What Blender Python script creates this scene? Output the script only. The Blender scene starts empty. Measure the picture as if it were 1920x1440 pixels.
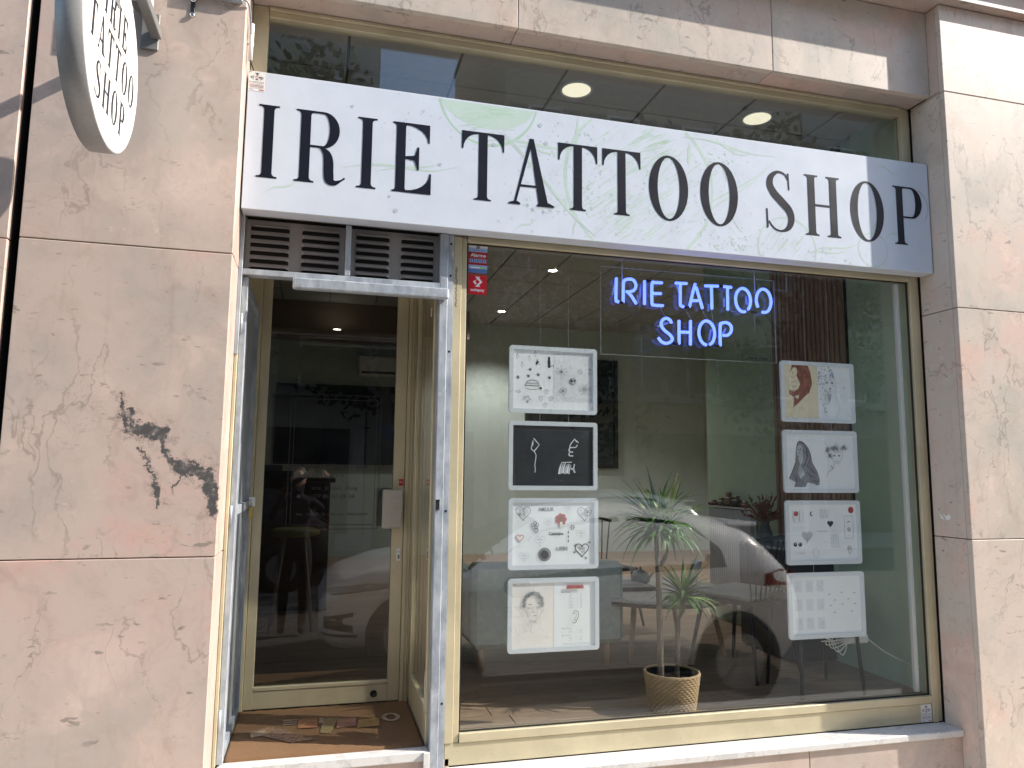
import bpy, bmesh, math, random
from mathutils import Vector, Matrix, noise
random.seed(7)
R = math.radians
scene = bpy.context.scene
col = scene.collection

# ------------------------------------------------------------------ camera, sky, sun, exposure
cam = bpy.data.cameras.new('camera'); camo = bpy.data.objects.new('camera', cam); col.objects.link(camo)
cam.sensor_width = 36.0; cam.lens = 36.0*1380/1920; cam.clip_start = 0.05; cam.clip_end = 500
CAM = Vector((0, -3.152, 1.8)); camo.location = CAM
yaw, pitch, roll = R(14.66), R(6.82), R(0.59)
fw = Vector((math.sin(yaw)*math.cos(pitch), math.cos(yaw)*math.cos(pitch), math.sin(pitch)))
rt = Vector((math.cos(yaw), -math.sin(yaw), 0)); up = rt.cross(fw)
r2 = math.cos(roll)*rt+math.sin(roll)*up; u2 = -math.sin(roll)*rt+math.cos(roll)*up
camo.rotation_euler = Matrix((r2, u2, -fw)).transposed().to_euler()
scene.camera = camo

SUN = Vector((3.03, -1.0, 2.27)).normalized()          # towards the sun
world = bpy.data.worlds.new('World'); scene.world = world; world.use_nodes = True
wn = world.node_tree.nodes; bg = wn['Background']
sky = wn.new('ShaderNodeTexSky'); sky.sky_type = 'NISHITA'; sky.sun_disc = False
sky.sun_elevation = math.asin(SUN.z); sky.sun_rotation = math.atan2(SUN.x, SUN.y)
sky.dust_density = 1.0; sky.air_density = 1.0
world.node_tree.links.new(sky.outputs[0], bg.inputs[0]); bg.inputs[1].default_value = 0.15
sl = bpy.data.lights.new('sun', 'SUN'); sl.energy = 3.5; sl.angle = R(0.53); sl.color = (1.0, 0.94, 0.85)
so = bpy.data.objects.new('sun', sl); col.objects.link(so); so.location = (20, -8, 16)
so.rotation_euler = (-SUN).to_track_quat('-Z', 'Y').to_euler()
scene.view_settings.view_transform = 'Standard'; scene.view_settings.look = 'None'
scene.view_settings.exposure = 1.22; scene.view_settings.gamma = 1.0
scene.view_settings.use_curve_mapping = False
scene.render.engine = 'CYCLES'
scene.cycles.use_denoising = True
scene.cycles.max_bounces = 10; scene.cycles.transparent_max_bounces = 16
scene.cycles.diffuse_bounces = 4; scene.cycles.glossy_bounces = 4
scene.cycles.sample_clamp_indirect = 6.0

# ------------------------------------------------------------------ node helpers / materials
class NT:
    def __init__(s, name):
        s.m = bpy.data.materials.new(name); s.m.use_nodes = True
        s.t = s.m.node_tree; s.n = s.t.nodes; s.b = s.n['Principled BSDF']; s.out = s.n['Material Output']
    def add(s, ty, **k):
        x = s.n.new(ty)
        for a, v in k.items(): setattr(x, a, v)
        return x
    def lk(s, a, b): s.t.links.new(a, b)
    def val(s, sock, v):
        if hasattr(v, 'links'): s.lk(v, sock)
        elif isinstance(v, (tuple, list, Vector)) and len(sock.default_value) == 4 and len(v) == 3: sock.default_value = (*v, 1)
        else: sock.default_value = v
    def pos(s, kind='obj'):
        if kind == 'obj': return s.add('ShaderNodeTexCoord').outputs['Object']
        return s.add('ShaderNodeNewGeometry').outputs['Position']
    def math(s, op, a, b=0.0, c=None, clamp=False):
        x = s.add('ShaderNodeMath', operation=op, use_clamp=clamp); s.val(x.inputs[0], a); s.val(x.inputs[1], b)
        if c is not None: s.val(x.inputs[2], c)
        return x.outputs[0]
    def vm(s, op, a, b=(0, 0, 0), out=0):
        x = s.add('ShaderNodeVectorMath', operation=op); s.val(x.inputs[0], a)
        if op == 'SCALE': s.val(x.inputs['Scale'], b)
        else: s.val(x.inputs[1], b)
        return x.outputs['Value'] if op in ('DOT_PRODUCT', 'LENGTH', 'DISTANCE') else x.outputs[0]
    def noise(s, v, scale, detail=4, rough=0.55, dist=0.0, color=False):
        x = s.add('ShaderNodeTexNoise'); s.val(x.inputs['Vector'], v); x.inputs['Scale'].default_value = scale
        x.inputs['Detail'].default_value = detail; x.inputs['Roughness'].default_value = rough; x.inputs['Distortion'].default_value = dist
        return x.outputs['Color' if color else 'Fac']
    def vor(s, v, scale, feature='F1', out='Distance'):
        x = s.add('ShaderNodeTexVoronoi', feature=feature); s.val(x.inputs['Vector'], v); x.inputs['Scale'].default_value = scale
        return x.outputs[out]
    def ramp(s, f, stops):
        x = s.add('ShaderNodeValToRGB'); s.val(x.inputs[0], f); e = x.color_ramp.elements
        while len(e) < len(stops): e.new(0.5)
        for el, (p, c) in zip(e, stops):
            el.position = p; el.color = (c, c, c, 1) if isinstance(c, (int, float)) else (*c, 1)
        return x.outputs[0]
    def mix(s, f, a, b, blend='MIX'):
        x = s.add('ShaderNodeMix', data_type='RGBA', blend_type=blend); s.val(x.inputs[0], f); s.val(x.inputs[6], a); s.val(x.inputs[7], b)
        return x.outputs[2]
    def smooth(s, v, a, b):
        x = s.add('ShaderNodeMapRange', interpolation_type='SMOOTHSTEP'); s.val(x.inputs[0], v)
        x.inputs[1].default_value = a; x.inputs[2].default_value = b; return x.outputs[0]
    def bump(s, h, strength=0.2, dist=0.01):
        x = s.add('ShaderNodeBump'); x.inputs['Strength'].default_value = strength; x.inputs['Distance'].default_value = dist
        s.val(x.inputs['Height'], h); s.lk(x.outputs[0], s.b.inputs['Normal'])
    def fin(s, color=None, rough=0.5, metal=0.0, spec=0.5, emit=None, es=0.0):
        b = s.b
        if color is not None: s.val(b.inputs['Base Color'], color)
        s.val(b.inputs['Roughness'], rough); s.val(b.inputs['Metallic'], metal); s.val(b.inputs['Specular IOR Level'], spec)
        if emit is not None: s.val(b.inputs['Emission Color'], emit); b.inputs['Emission Strength'].default_value = es
        return s.m

def plain(name, c, rough=0.5, metal=0.0, spec=0.5, var=0.12, scale=8.0, bump=0.0, glow=0.0):
    """a colour with soft wear: low-frequency tone change, fine grain and roughness change"""
    t = NT(name); p = t.pos('world'); a = t.noise(p, scale, 5); b = t.noise(p, scale*14, 3)
    f = t.math('ADD', t.math('MULTIPLY', a, 0.7), t.math('MULTIPLY', b, 0.3))
    lo = tuple(x*(1-var) for x in c); hi = tuple(min(1, x*(1+var)) for x in c)
    cc = t.mix(t.smooth(f, 0.3, 0.7), lo, hi)
    if bump: t.bump(b, bump, 0.004)
    return t.fin(cc, t.math('ADD', rough-0.06, t.math('MULTIPLY', a, 0.12)), metal, spec, emit=cc if glow else None, es=glow)

def m_stone(name, base=(0.53, 0.418, 0.360), dark=None):
    t = NT(name); info = t.add('ShaderNodeObjectInfo'); g = t.pos('world')
    off = t.vm('SCALE', (37.0, 11.0, 53.0), info.outputs['Random'])
    p = t.vm('ADD', g, off)
    warp = t.vm('ADD', p, t.vm('SCALE', t.noise(p, 2.2, 4, 0.6, color=True), 0.55))
    cloud = t.noise(warp, 1.7, 5, 0.55); fine = t.noise(p, 60, 3)
    pink = (base[0]*1.10, base[1]*0.89, base[2]*0.86); grey = (base[0]*0.84, base[1]*0.90, base[2]*0.92); light = (base[0]*1.22, base[1]*1.22, base[2]*1.22)
    c = t.mix(t.smooth(cloud, 0.36, 0.52), grey, base)
    c = t.mix(t.smooth(cloud, 0.54, 0.70), c, pink)
    c = t.mix(t.math('MULTIPLY', t.smooth(t.noise(warp, 3.4, 4), 0.56, 0.74), 0.6), c, light)
    # broad streaked bands that cross the slab on the slant
    sv = t.noise(t.vm('MULTIPLY', t.vm('ADD', warp, t.vm('SCALE', t.noise(p, 0.9, 3, color=True), 1.1)), (1.6, 1.0, 0.7)), 2.3, 6, 0.62, 1.2)
    c = t.mix(t.math('MULTIPLY', t.smooth(sv, 0.52, 0.70), 0.55), c, (base[0]*0.80, base[1]*0.78, base[2]*0.76))
    c = t.mix(t.math('MULTIPLY', t.smooth(sv, 0.46, 0.30), 0.0), c, light)
    # soft diagonal veins
    mp = t.add('ShaderNodeMapping'); t.lk(t.vm('ADD', p, t.vm('SCALE', t.noise(p, 3.0, 5, 0.6, color=True), 0.28)), mp.inputs[0]); mp.inputs['Rotation'].default_value = (0, R(-32), 0); mp.inputs['Scale'].default_value = (2.4, 1.0, 0.55)
    vn = t.noise(mp.outputs[0], 2.2, 4, 0.5, 0.3)
    vein = t.math('SUBTRACT', 1.0, t.smooth(t.math('ABSOLUTE', t.math('SUBTRACT', vn, 0.5)), 0.0, 0.011))
    vmask = t.smooth(t.noise(p, 1.9, 3), 0.40, 0.60)
    c = t.mix(t.math('MULTIPLY', t.math('MULTIPLY', vein, vmask), 0.55), c, (0.24, 0.19, 0.16))
    # second family of hair veins and a crystalline pale patchwork
    vn2 = t.noise(t.vm('MULTIPLY', t.vm('ADD', p, t.vm('SCALE', t.noise(p, 7.0, 5, 0.65, color=True), 0.16)), (0.6, 1.0, 1.7)), 4.2, 4, 0.55, 0.4)
    hv = t.math('SUBTRACT', 1.0, t.smooth(t.math('ABSOLUTE', t.math('SUBTRACT', vn2, 0.47)), 0.0, 0.009))
    c = t.mix(t.math('MULTIPLY', t.math('MULTIPLY', hv, t.smooth(t.noise(p, 2.7, 4), 0.45, 0.62)), 0.45), c, (0.30, 0.24, 0.20))
    c = t.mix(t.math('MULTIPLY', t.math('MULTIPLY', t.smooth(t.noise(p, 19, 6, 0.7), 0.55, 0.68), t.smooth(t.noise(p, 2.1, 3), 0.55, 0.68)), 0.7), c, light)
    mo = t.noise(t.vm('MULTIPLY', warp, (1.5, 1, 0.8)), 9, 6, 0.68)
    c = t.mix(t.math('MULTIPLY', t.smooth(mo, 0.45, 0.75), 0.36), c, (base[0]*0.72, base[1]*0.66, base[2]*0.62))
    # dark flecks, stretched along the bed
    fl = t.noise(t.vm('MULTIPLY', t.vm('ADD', p, t.vm('SCALE', t.noise(p, 5, 3, color=True), 0.10)), (0.55, 0.9, 1.9)), 13, 4, 0.6)
    fm = t.smooth(t.noise(p, 2.6, 3), 0.40, 0.56)
    c = t.mix(t.math('MULTIPLY', t.math('MULTIPLY', t.smooth(fl, 0.645, 0.70), fm), 0.75), c, (0.19, 0.17, 0.14))
    fl2 = t.noise(t.vm('MULTIPLY', p, (0.7, 0.9, 1.6)), 24, 4, 0.6)
    c = t.mix(t.math('MULTIPLY', t.smooth(fl2, 0.655, 0.72), 0.6), c, (0.24, 0.21, 0.17))
    c = t.mix(t.math('MULTIPLY', fine, 0.10), c, (0.3, 0.24, 0.2))
    if dark:
        # the big black inclusion: noise-broken distance to a drawn path
        w = t.vm('ADD', g, t.vm('SCALE', t.vm('SUBTRACT', t.noise(g, 20, 6, 0.72, color=True), (0.5, 0.5, 0.5)), 0.12))
        dmin = None
        for (x0, z0), (x1, z1), wd in dark:
            a = Vector((x0, 0, z0)); b = Vector((x1, 0, z1)); d = b-a
            pa = t.vm('MULTIPLY', t.vm('SUBTRACT', w, tuple(a)), (1, 0, 1))
            h = t.math('MULTIPLY', t.vm('DOT_PRODUCT', pa, tuple(d)), 1.0/d.length_squared, clamp=True)
            dd = t.math('DIVIDE', t.vm('LENGTH', t.vm('SUBTRACT', pa, t.vm('SCALE', tuple(d), h))), wd)
            dmin = dd if dmin is None else t.math('MINIMUM', dmin, dd)
        n2 = t.noise(g, 27, 6, 0.72); 
        core = t.math('SUBTRACT', 1.0, t.smooth(t.math('ADD', dmin, t.math('MULTIPLY', t.math('SUBTRACT', n2, 0.5), 3.2)), 0.55, 0.90))
        halo = t.math('SUBTRACT', 1.0, t.smooth(dmin, 0.6, 4.2))
        c = t.mix(t.math('MULTIPLY', halo, 0.3), c, (base[0]*0.98, base[1]*0.82, base[2]*0.80))
        line = t.math('SUBTRACT', 1.0, t.smooth(t.math('ABSOLUTE', t.math('SUBTRACT', t.noise(w, 11, 5, 0.65), 0.5)), 0.0, 0.03))
        c = t.mix(t.math('MULTIPLY', t.math('MULTIPLY', line, t.math('SUBTRACT', 1.0, t.smooth(dmin, 0.8, 2.6))), 0.7), c, (0.13, 0.12, 0.11))
        c = t.mix(core, c, t.mix(t.smooth(n2, 0.45, 0.75), (0.085, 0.08, 0.077), (0.32, 0.28, 0.26)))
    # rain grime: faint dark runs
    run = t.noise(t.vm('MULTIPLY', g, (7.0, 7.0, 0.5)), 3.0, 4)
    c = t.mix(t.math('MULTIPLY', t.smooth(run, 0.58, 0.8), 0.16), c, (0.2, 0.16, 0.13))
    t.bump(t.math('ADD', t.math('MULTIPLY', fine, 0.3), cloud), 0.06, 0.004)
    return t.fin(c, t.math('ADD', 0.30, t.math('MULTIPLY', cloud, 0.22)), 0.0, 0.35)

def m_marble():
    t = NT('white_marble'); g = t.pos('world'); w = t.vm('ADD', g, t.vm('SCALE', t.noise(g, 3, 4, color=True), 0.6))
    vn = t.noise(t.vm('MULTIPLY', w, (0.6, 1, 1)), 6, 6, 0.6)
    v = t.math('SUBTRACT', 1.0, t.smooth(t.math('ABSOLUTE', t.math('SUBTRACT', vn, 0.5)), 0.0, 0.05))
    c = t.mix(t.math('MULTIPLY', v, 0.35), (0.60, 0.59, 0.57), (0.30, 0.30, 0.30))
    c = t.mix(t.math('MULTIPLY', t.smooth(t.noise(g, 45, 4), 0.55, 0.75), 0.3), c, (0.33, 0.31, 0.28))
    t.bump(t.noise(g, 60, 4), 0.2, 0.002)
    return t.fin(c, 0.45)

def m_galv():
    t = NT('galvanised_steel'); g = t.pos('world')
    b = t.noise(t.vm('MULTIPLY', g, (1, 1, 0.4)), 22, 5, 0.65); s = t.noise(g, 5, 4)
    f = t.math('ADD', t.math('MULTIPLY', b, 0.75), t.math('MULTIPLY', s, 0.35))
    c = t.mix(t.smooth(f, 0.36, 0.72), (0.25, 0.285, 0.33), (0.45, 0.485, 0.53))
    c = t.mix(t.math('MULTIPLY', t.smooth(t.noise(g, 9, 5, 0.7), 0.6, 0.72), 0.5), c, (0.68, 0.68, 0.68))
    t.bump(b, 0.08, 0.002)
    return t.fin(c, t.math('ADD', 0.34, t.math('MULTIPLY', b, 0.25)), 0.25, 0.5)

def m_gold(name='gold_anodised_aluminium', c=(0.60, 0.53, 0.36)):
    t = NT(name); g = t.pos('world')
    br = t.noise(t.vm('MULTIPLY', g, (60, 60, 1.2)), 4, 3); s = t.noise(g, 3.5, 5, 0.6); d = t.noise(g, 70, 3)
    cc = t.mix(t.smooth(s, 0.35, 0.7), tuple(x*0.88 for x in c), tuple(x*1.06 for x in c))
    cc = t.mix(t.math('MULTIPLY', br, 0.1), cc, tuple(x*0.7 for x in c))
    cc = t.mix(t.math('MULTIPLY', t.smooth(d, 0.62, 0.75), 0.25), cc, (0.25, 0.22, 0.16))
    return t.fin(cc, t.math('ADD', 0.36, t.math('MULTIPLY', s, 0.2)), 0.35, 0.5)

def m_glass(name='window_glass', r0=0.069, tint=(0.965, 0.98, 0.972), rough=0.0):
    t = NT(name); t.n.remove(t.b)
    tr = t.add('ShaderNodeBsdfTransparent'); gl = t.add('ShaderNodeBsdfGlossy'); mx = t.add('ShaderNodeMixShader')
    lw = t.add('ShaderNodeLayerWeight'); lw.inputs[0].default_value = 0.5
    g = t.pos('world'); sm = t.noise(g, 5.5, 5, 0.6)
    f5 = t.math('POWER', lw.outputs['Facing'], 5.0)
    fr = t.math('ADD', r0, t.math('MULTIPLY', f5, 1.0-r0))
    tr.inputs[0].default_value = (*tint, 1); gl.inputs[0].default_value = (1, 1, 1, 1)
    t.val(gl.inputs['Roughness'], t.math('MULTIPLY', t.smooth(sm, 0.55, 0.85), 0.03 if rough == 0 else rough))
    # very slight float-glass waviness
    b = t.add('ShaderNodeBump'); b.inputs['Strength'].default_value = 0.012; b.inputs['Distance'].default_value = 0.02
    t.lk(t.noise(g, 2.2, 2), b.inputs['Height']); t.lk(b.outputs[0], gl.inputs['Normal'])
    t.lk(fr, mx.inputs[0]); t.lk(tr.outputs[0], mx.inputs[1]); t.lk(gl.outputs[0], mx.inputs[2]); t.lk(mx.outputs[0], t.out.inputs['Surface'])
    return t.m

def m_emit(name, c, s, base=None):
    t = NT(name); return t.fin(base or c, 0.4, emit=c, es=s)

def m_wood(name, a, b, sc=1.0, axis=(1, 8, 8), rough=0.45):
    t = NT(name); info = t.add('ShaderNodeObjectInfo')
    g = t.vm('ADD', t.pos('world'), t.vm('SCALE', (13.0, 29.0, 7.0), info.outputs['Random']))
    v = t.vm('MULTIPLY', g, axis); n1 = t.noise(v, 4*sc, 6, 0.6, 0.8); n2 = t.noise(v, 26*sc, 4)
    f = t.math('ADD', t.math('MULTIPLY', n1, 0.7), t.math('MULTIPLY', n2, 0.3))
    c = t.mix(t.smooth(f, 0.32, 0.68), a, b)
    c = t.mix(t.math('MULTIPLY', info.outputs['Random'], 0.35), c, tuple(x*0.6 for x in a))
    t.bump(n2, 0.1, 0.002); return t.fin(c, rough)

M = {}
M['stone'] = m_stone('pink_marble')
M['stone_pale'] = m_stone('pale_pink_marble', (0.585, 0.495, 0.425))
M['stone_vein'] = m_stone('pink_marble_with_inclusion', dark=[((-0.748, 2.065), (-0.727, 1.965), 0.013), ((-0.715, 2.03), (-0.71, 1.98), 0.009), ((-0.705, 1.962), (-0.60, 1.935), 0.034), ((-0.60, 1.935), (-0.566, 1.84), 0.014), ((-0.566, 1.84), (-0.505, 1.80), 0.022), ((-0.505, 1.80), (-0.415, 1.765), 0.036), ((-0.415, 1.775), (-0.389, 1.63), 0.022), ((-0.673, 1.888), (-0.61, 1.745), 0.007), ((-0.61, 1.745), (-0.592, 1.68), 0.018), ((-0.55, 1.72), (-0.50, 1.78), 0.010)])
M['mortar'] = plain('dark_joint', (0.045, 0.04, 0.036), 0.9)
M['marble'] = m_marble(); M['galv'] = m_galv(); M['gold'] = m_gold()
M['glass'] = m_glass(); M['glass_door'] = m_glass('door_glass', 0.070, (0.58, 0.60, 0.59))  # door tint darkened in place of the dim interior behind it
M['glass_side'] = m_glass('side_glass', 0.10, (0.90, 0.90, 0.88))
M['black'] = plain('black_paint', (0.015, 0.015, 0.017), 0.45)
M['blackhole'] = plain('black_void', (0.006, 0.006, 0.006), 0.9)
M['signwhite'] = plain('sign_white', (0.585, 0.635, 0.715), 0.32, var=0.03)
M['signink'] = plain('sign_ink', (0.008, 0.009, 0.018), 0.34, spec=0.4, var=0.1)
M['signgreen'] = plain('sign_green_print', (0.41, 0.565, 0.45), 0.35, var=0.05)
M['signgreen2'] = plain('sign_green_print_soft', (0.485, 0.60, 0.54), 0.35, var=0.04)
M['signgrey'] = plain('sign_grey_print', (0.44, 0.47, 0.55), 0.35, var=0.05)
M['discface'] = plain('disc_white', (0.84, 0.83, 0.80), 0.35, var=0.02)
M['discrim'] = plain('disc_rim_grey', (0.33, 0.33, 0.33), 0.42, 0.3)
M['greysteel'] = plain('grey_painted_steel', (0.17, 0.17, 0.165), 0.5)
M['vent'] = plain('vent_grey', (0.24, 0.225, 0.22), 0.55)
M['white'] = plain('white_plastic', (0.75, 0.75, 0.73), 0.4, var=0.04)
M['paper'] = plain('white_paper', (0.76, 0.78, 0.80), 0.8, var=0.03, scale=5, glow=0.04)  # papers and frame acrylic get a faint added glow to brighten them
M['papercream'] = plain('cream_paper', (0.70, 0.62, 0.45), 0.8, var=0.06, scale=7, glow=0.04)
M['paperwarm'] = plain('warm_paper', (0.76, 0.72, 0.69), 0.8, var=0.05, scale=6, glow=0.04)
M['blackpaper'] = plain('black_paper', (0.022, 0.025, 0.032), 0.5, var=0.35, scale=6)
M['tintpaper'] = plain('tinted_paper', (0.66, 0.68, 0.72), 0.8, var=0.03, scale=5, glow=0.04)
M['acryl'] = plain('frosted_acrylic', (0.56, 0.59, 0.63), 0.35, var=0.03, glow=0.06)
M['acrylin'] = plain('frame_groove', (0.30, 0.33, 0.37), 0.4)
M['ink'] = plain('ink', (0.03, 0.03, 0.035), 0.7)
M['inkgrey'] = plain('pencil_grey', (0.25, 0.25, 0.27), 0.8)
M['inkpale'] = plain('pale_pencil', (0.52, 0.54, 0.58), 0.8)
M['inkred'] = plain('red_ink', (0.50, 0.10, 0.09), 0.7)
M['sepia'] = plain('sepia_ink', (0.32, 0.12, 0.08), 0.8, var=0.3, scale=40)
M['chalk'] = plain('white_chalk', (0.75, 0.77, 0.80), 0.8)
M['red'] = plain('red_vinyl', (0.55, 0.015, 0.03), 0.35, var=0.05)
M['darkred'] = plain('dark_red_vinyl', (0.38, 0.015, 0.035), 0.35, var=0.05)
M['blue'] = plain('blue_vinyl', (0.10, 0.20, 0.48), 0.35, var=0.08)
M['palblue'] = plain('pale_blue_vinyl', (0.30, 0.42, 0.70), 0.35, var=0.08)
M['ltgreen'] = plain('green_vinyl', (0.35, 0.62, 0.18), 0.4)
M['brass'] = plain('brass', (0.72, 0.50, 0.14), 0.3, 0.9)
M['chrome'] = plain('chrome', (0.70, 0.70, 0.70), 0.15, 1.0, var=0.05)
M['neon'] = m_emit('neon_tube_blue', (0.09, 0.16, 1.0), 1.5, (0.35, 0.42, 0.85))
M['neonoff'] = plain('milky_tube', (0.55, 0.58, 0.70), 0.3)
M['acrylclear'] = m_glass('clear_acrylic', 0.03, (0.975, 0.98, 0.98))
M['acryledge'] = plain('acrylic_edge', (0.55, 0.60, 0.58), 0.2)
M['wire'] = plain('thin_wire', (0.55, 0.55, 0.52), 0.35, 0.5)
M['wallgrey'] = plain('interior_grey_paint', (0.56, 0.62, 0.59), 0.85, var=0.04)
M['wallgreen'] = plain('interior_green_paint', (0.43, 0.57, 0.43), 0.85, var=0.05)
M['wallbrown'] = plain('interior_brown_paint', (0.28, 0.21, 0.17), 0.85, var=0.06)
M['ceil'] = plain('ceiling_tile', (0.40, 0.40, 0.38), 0.95, var=0.06, scale=20)
M['ceilgrid'] = plain('ceiling_grid', (0.16, 0.16, 0.16), 0.6)
M['woodfloor'] = m_wood('oak_floor', (0.27, 0.185, 0.13), (0.42, 0.30, 0.21), 1.0, (1.2, 8, 8))
M['walnut'] = m_wood('walnut_slat', (0.27, 0.165, 0.12), (0.40, 0.27, 0.20), 1.0, (8, 8, 0.8))
M['beech'] = m_wood('beech', (0.42, 0.27, 0.16), (0.55, 0.38, 0.25), 1.0, (8, 8, 1))
M['tan'] = m_wood('counter_wood', (0.16, 0.11, 0.07), (0.24, 0.17, 0.11), 1.0, (1, 8, 8))
M['mint'] = plain('mint_fabric', (0.56, 0.65, 0.59), 0.95, var=0.1, scale=30, bump=0.3)
M['greyfab'] = plain('grey_cushion', (0.45, 0.47, 0.44), 0.95, var=0.12, scale=30)
M['tabletop'] = m_marble()
M['radiator'] = plain('radiator_white', (0.62, 0.64, 0.64), 0.4, var=0.05)
M['asphalt'] = plain('asphalt', (0.055, 0.055, 0.057), 0.9, var=0.35, scale=6, bump=0.4)
M['pave'] = plain('pavement_slab', (0.55, 0.49, 0.42), 0.85, var=0.15, scale=5, bump=0.2)
M['kerb'] = plain('kerb_stone', (0.36, 0.35, 0.33), 0.85, var=0.15)
M['carwhite'] = plain('white_car_paint', (0.80, 0.80, 0.80), 0.18, spec=0.6, var=0.02)
M['cargrey'] = plain('silver_car_paint', (0.48, 0.49, 0.51), 0.2, 0.4, var=0.03)
M['carglass'] = plain('car_glass', (0.012, 0.014, 0.018), 0.06, spec=0.6)
M['tyre'] = plain('tyre_rubber', (0.018, 0.018, 0.018), 0.85)
M['rim'] = plain('alloy_rim', (0.24, 0.245, 0.25), 0.35, 0.6)
M['carlamp'] = plain('lamp_glass', (0.35, 0.37, 0.40), 0.08, 0.3)
M['carred'] = plain('tail_lamp', (0.25, 0.008, 0.01), 0.12)
M['leafgreen'] = plain('dracaena_leaf', (0.11, 0.235, 0.06), 0.4, var=0.4, scale=14)
M['leafyellow'] = plain('dracaena_leaf_pale', (0.42, 0.48, 0.20), 0.45, var=0.3, scale=14)
M['leafdark'] = plain('dracaena_leaf_dark', (0.05, 0.105, 0.04), 0.4, var=0.3, scale=14)
M['treeleaf'] = plain('tree_leaf', (0.035, 0.065, 0.025), 0.9, var=0.4, scale=3)
M['bark'] = plain('bark', (0.13, 0.10, 0.075), 0.95, var=0.35, scale=12, bump=0.5)
M['plaster'] = plain('render_ochre', (0.46, 0.39, 0.30), 0.9, var=0.08, scale=2)
M['plaster2'] = plain('render_grey', (0.38, 0.37, 0.35), 0.9, var=0.08, scale=2)
M['plaster3'] = plain('render_cream', (0.52, 0.48, 0.40), 0.9, var=0.08, scale=2)
M['winglass'] = plain('dark_pane', (0.02, 0.024, 0.03), 0.08)
M['shutter'] = plain('shutter_green', (0.09, 0.13, 0.11), 0.6)
M['cloth'] = plain('dark_cloth', (0.022, 0.024, 0.032), 0.95)
M['denim'] = plain('denim', (0.045, 0.055, 0.085), 0.95)
M['skin'] = plain('skin', (0.48, 0.27, 0.20), 0.5, var=0.06)
M['hair'] = plain('hair', (0.03, 0.02, 0.015), 0.6)
M['terracotta'] = plain('terracotta_toy', (0.30, 0.13, 0.08), 0.7)

# ------------------------------------------------------------------ mesh helpers
WL = {}
def wloc(o): return WL.get(o.name, Vector((0, 0, 0)))
def tag(o, label, cat, group=None):
    o['label'] = label; o['category'] = cat
    if group: o['group'] = group
    return o
def root(name, loc, label, cat, group=None, rz=0.0):
    o = bpy.data.objects.new(name, None); col.objects.link(o); o.location = loc; o.rotation_euler = (0, 0, rz)
    o.empty_display_size = 0.1; WL[o.name] = Vector(loc); return tag(o, label, cat, group)
def link(name, me, parent, origin, mats, smooth=False):
    for m in (mats if isinstance(mats, (list, tuple)) else [mats]): me.materials.append(M[m] if isinstance(m, str) else m)
    if smooth:
        for p in me.polygons: p.use_smooth = True
    o = bpy.data.objects.new(name, me); col.objects.link(o)
    o.location = origin-(wloc(parent) if parent else Vector((0, 0, 0)))
    WL[o.name] = Vector(origin)
    if parent: o.parent = parent
    return o
def base_of(vs):
    xs = [v[0] for v in vs]; ys = [v[1] for v in vs]; zs = [v[2] for v in vs]
    return Vector(((min(xs)+max(xs))/2, (min(ys)+max(ys))/2, min(zs)))
def obm(name, bm, mats, parent=None, smooth=False, local=False):
    """bmesh (world coordinates, or the parent's own when local) -> one object"""
    o = base_of([v.co for v in bm.verts]) if not local else Vector((0, 0, 0))
    if not local: bmesh.ops.translate(bm, verts=bm.verts, vec=-o)
    bmesh.ops.recalc_face_normals(bm, faces=bm.faces)
    me = bpy.data.meshes.new(name); bm.to_mesh(me); bm.free()
    if local:
        ob = link(name, me, None, Vector((0, 0, 0)), mats, smooth)
        if parent: ob.parent = parent
        return ob
    return link(name, me, parent, o, mats, smooth)
def bbox(bm, x0, x1, y0, y1, z0, z1, bev=0.0, mi=0):
    b2 = bmesh.new()
    vs = [b2.verts.new(p) for p in ((x0, y0, z0), (x1, y0, z0), (x1, y1, z0), (x0, y1, z0), (x0, y0, z1), (x1, y0, z1), (x1, y1, z1), (x0, y1, z1))]
    for f in ((0, 3, 2, 1), (4, 5, 6, 7), (0, 1, 5, 4), (1, 2, 6, 5), (2, 3, 7, 6), (3, 0, 4, 7)): b2.faces.new([vs[i] for i in f])
    if bev > 0: bmesh.ops.bevel(b2, geom=b2.edges[:], offset=bev, segments=1, profile=0.5, affect='EDGES')
    for f in b2.faces: f.material_index = mi
    join(bm, b2); return bm
def join(bm, b2):
    b2.verts.index_update(); m = [bm.verts.new(v.co) for v in b2.verts]
    for f in b2.faces:
        try: nf = bm.faces.new([m[v.index] for v in f.verts]); nf.material_index = f.material_index; nf.smooth = f.smooth
        except ValueError: pass
    b2.free()
def box(name, x0, x1, y0, y1, z0, z1, mat, parent=None, bev=0.002, local=False):
    return obm(name, bbox(bmesh.new(), x0, x1, y0, y1, z0, z1, bev), mat, parent, local=local)
def tube(bm, pts, r, seg=8, mi=0, cap=True):
    """round tube through pts, r a number or a list"""
    pts = [Vector(p) for p in pts]; n = len(pts); rr = r if isinstance(r, (list, tuple)) else [r]*n; rings = []; prev = None
    for i, p in enumerate(pts):
        d = (pts[min(i+1, n-1)]-pts[max(i-1, 0)]).normalized()
        a = prev if prev is not None else (Vector((0, 0, 1)) if abs(d.z) < 0.9 else Vector((1, 0, 0)))
        s = d.cross(a).normalized(); u = s.cross(d).normalized(); prev = u
        rings.append([bm.verts.new(p+rr[i]*(math.cos(2*math.pi*k/seg)*s+math.sin(2*math.pi*k/seg)*u)) for k in range(seg)])
    for a, b in zip(rings, rings[1:]):
        for k in range(seg):
            f = bm.faces.new((a[k], a[(k+1) % seg], b[(k+1) % seg], b[k])); f.material_index = mi; f.smooth = True
    if cap:
        for q in (rings[0], rings[-1]): f = bm.faces.new(q); f.material_index = mi
    return bm
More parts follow.
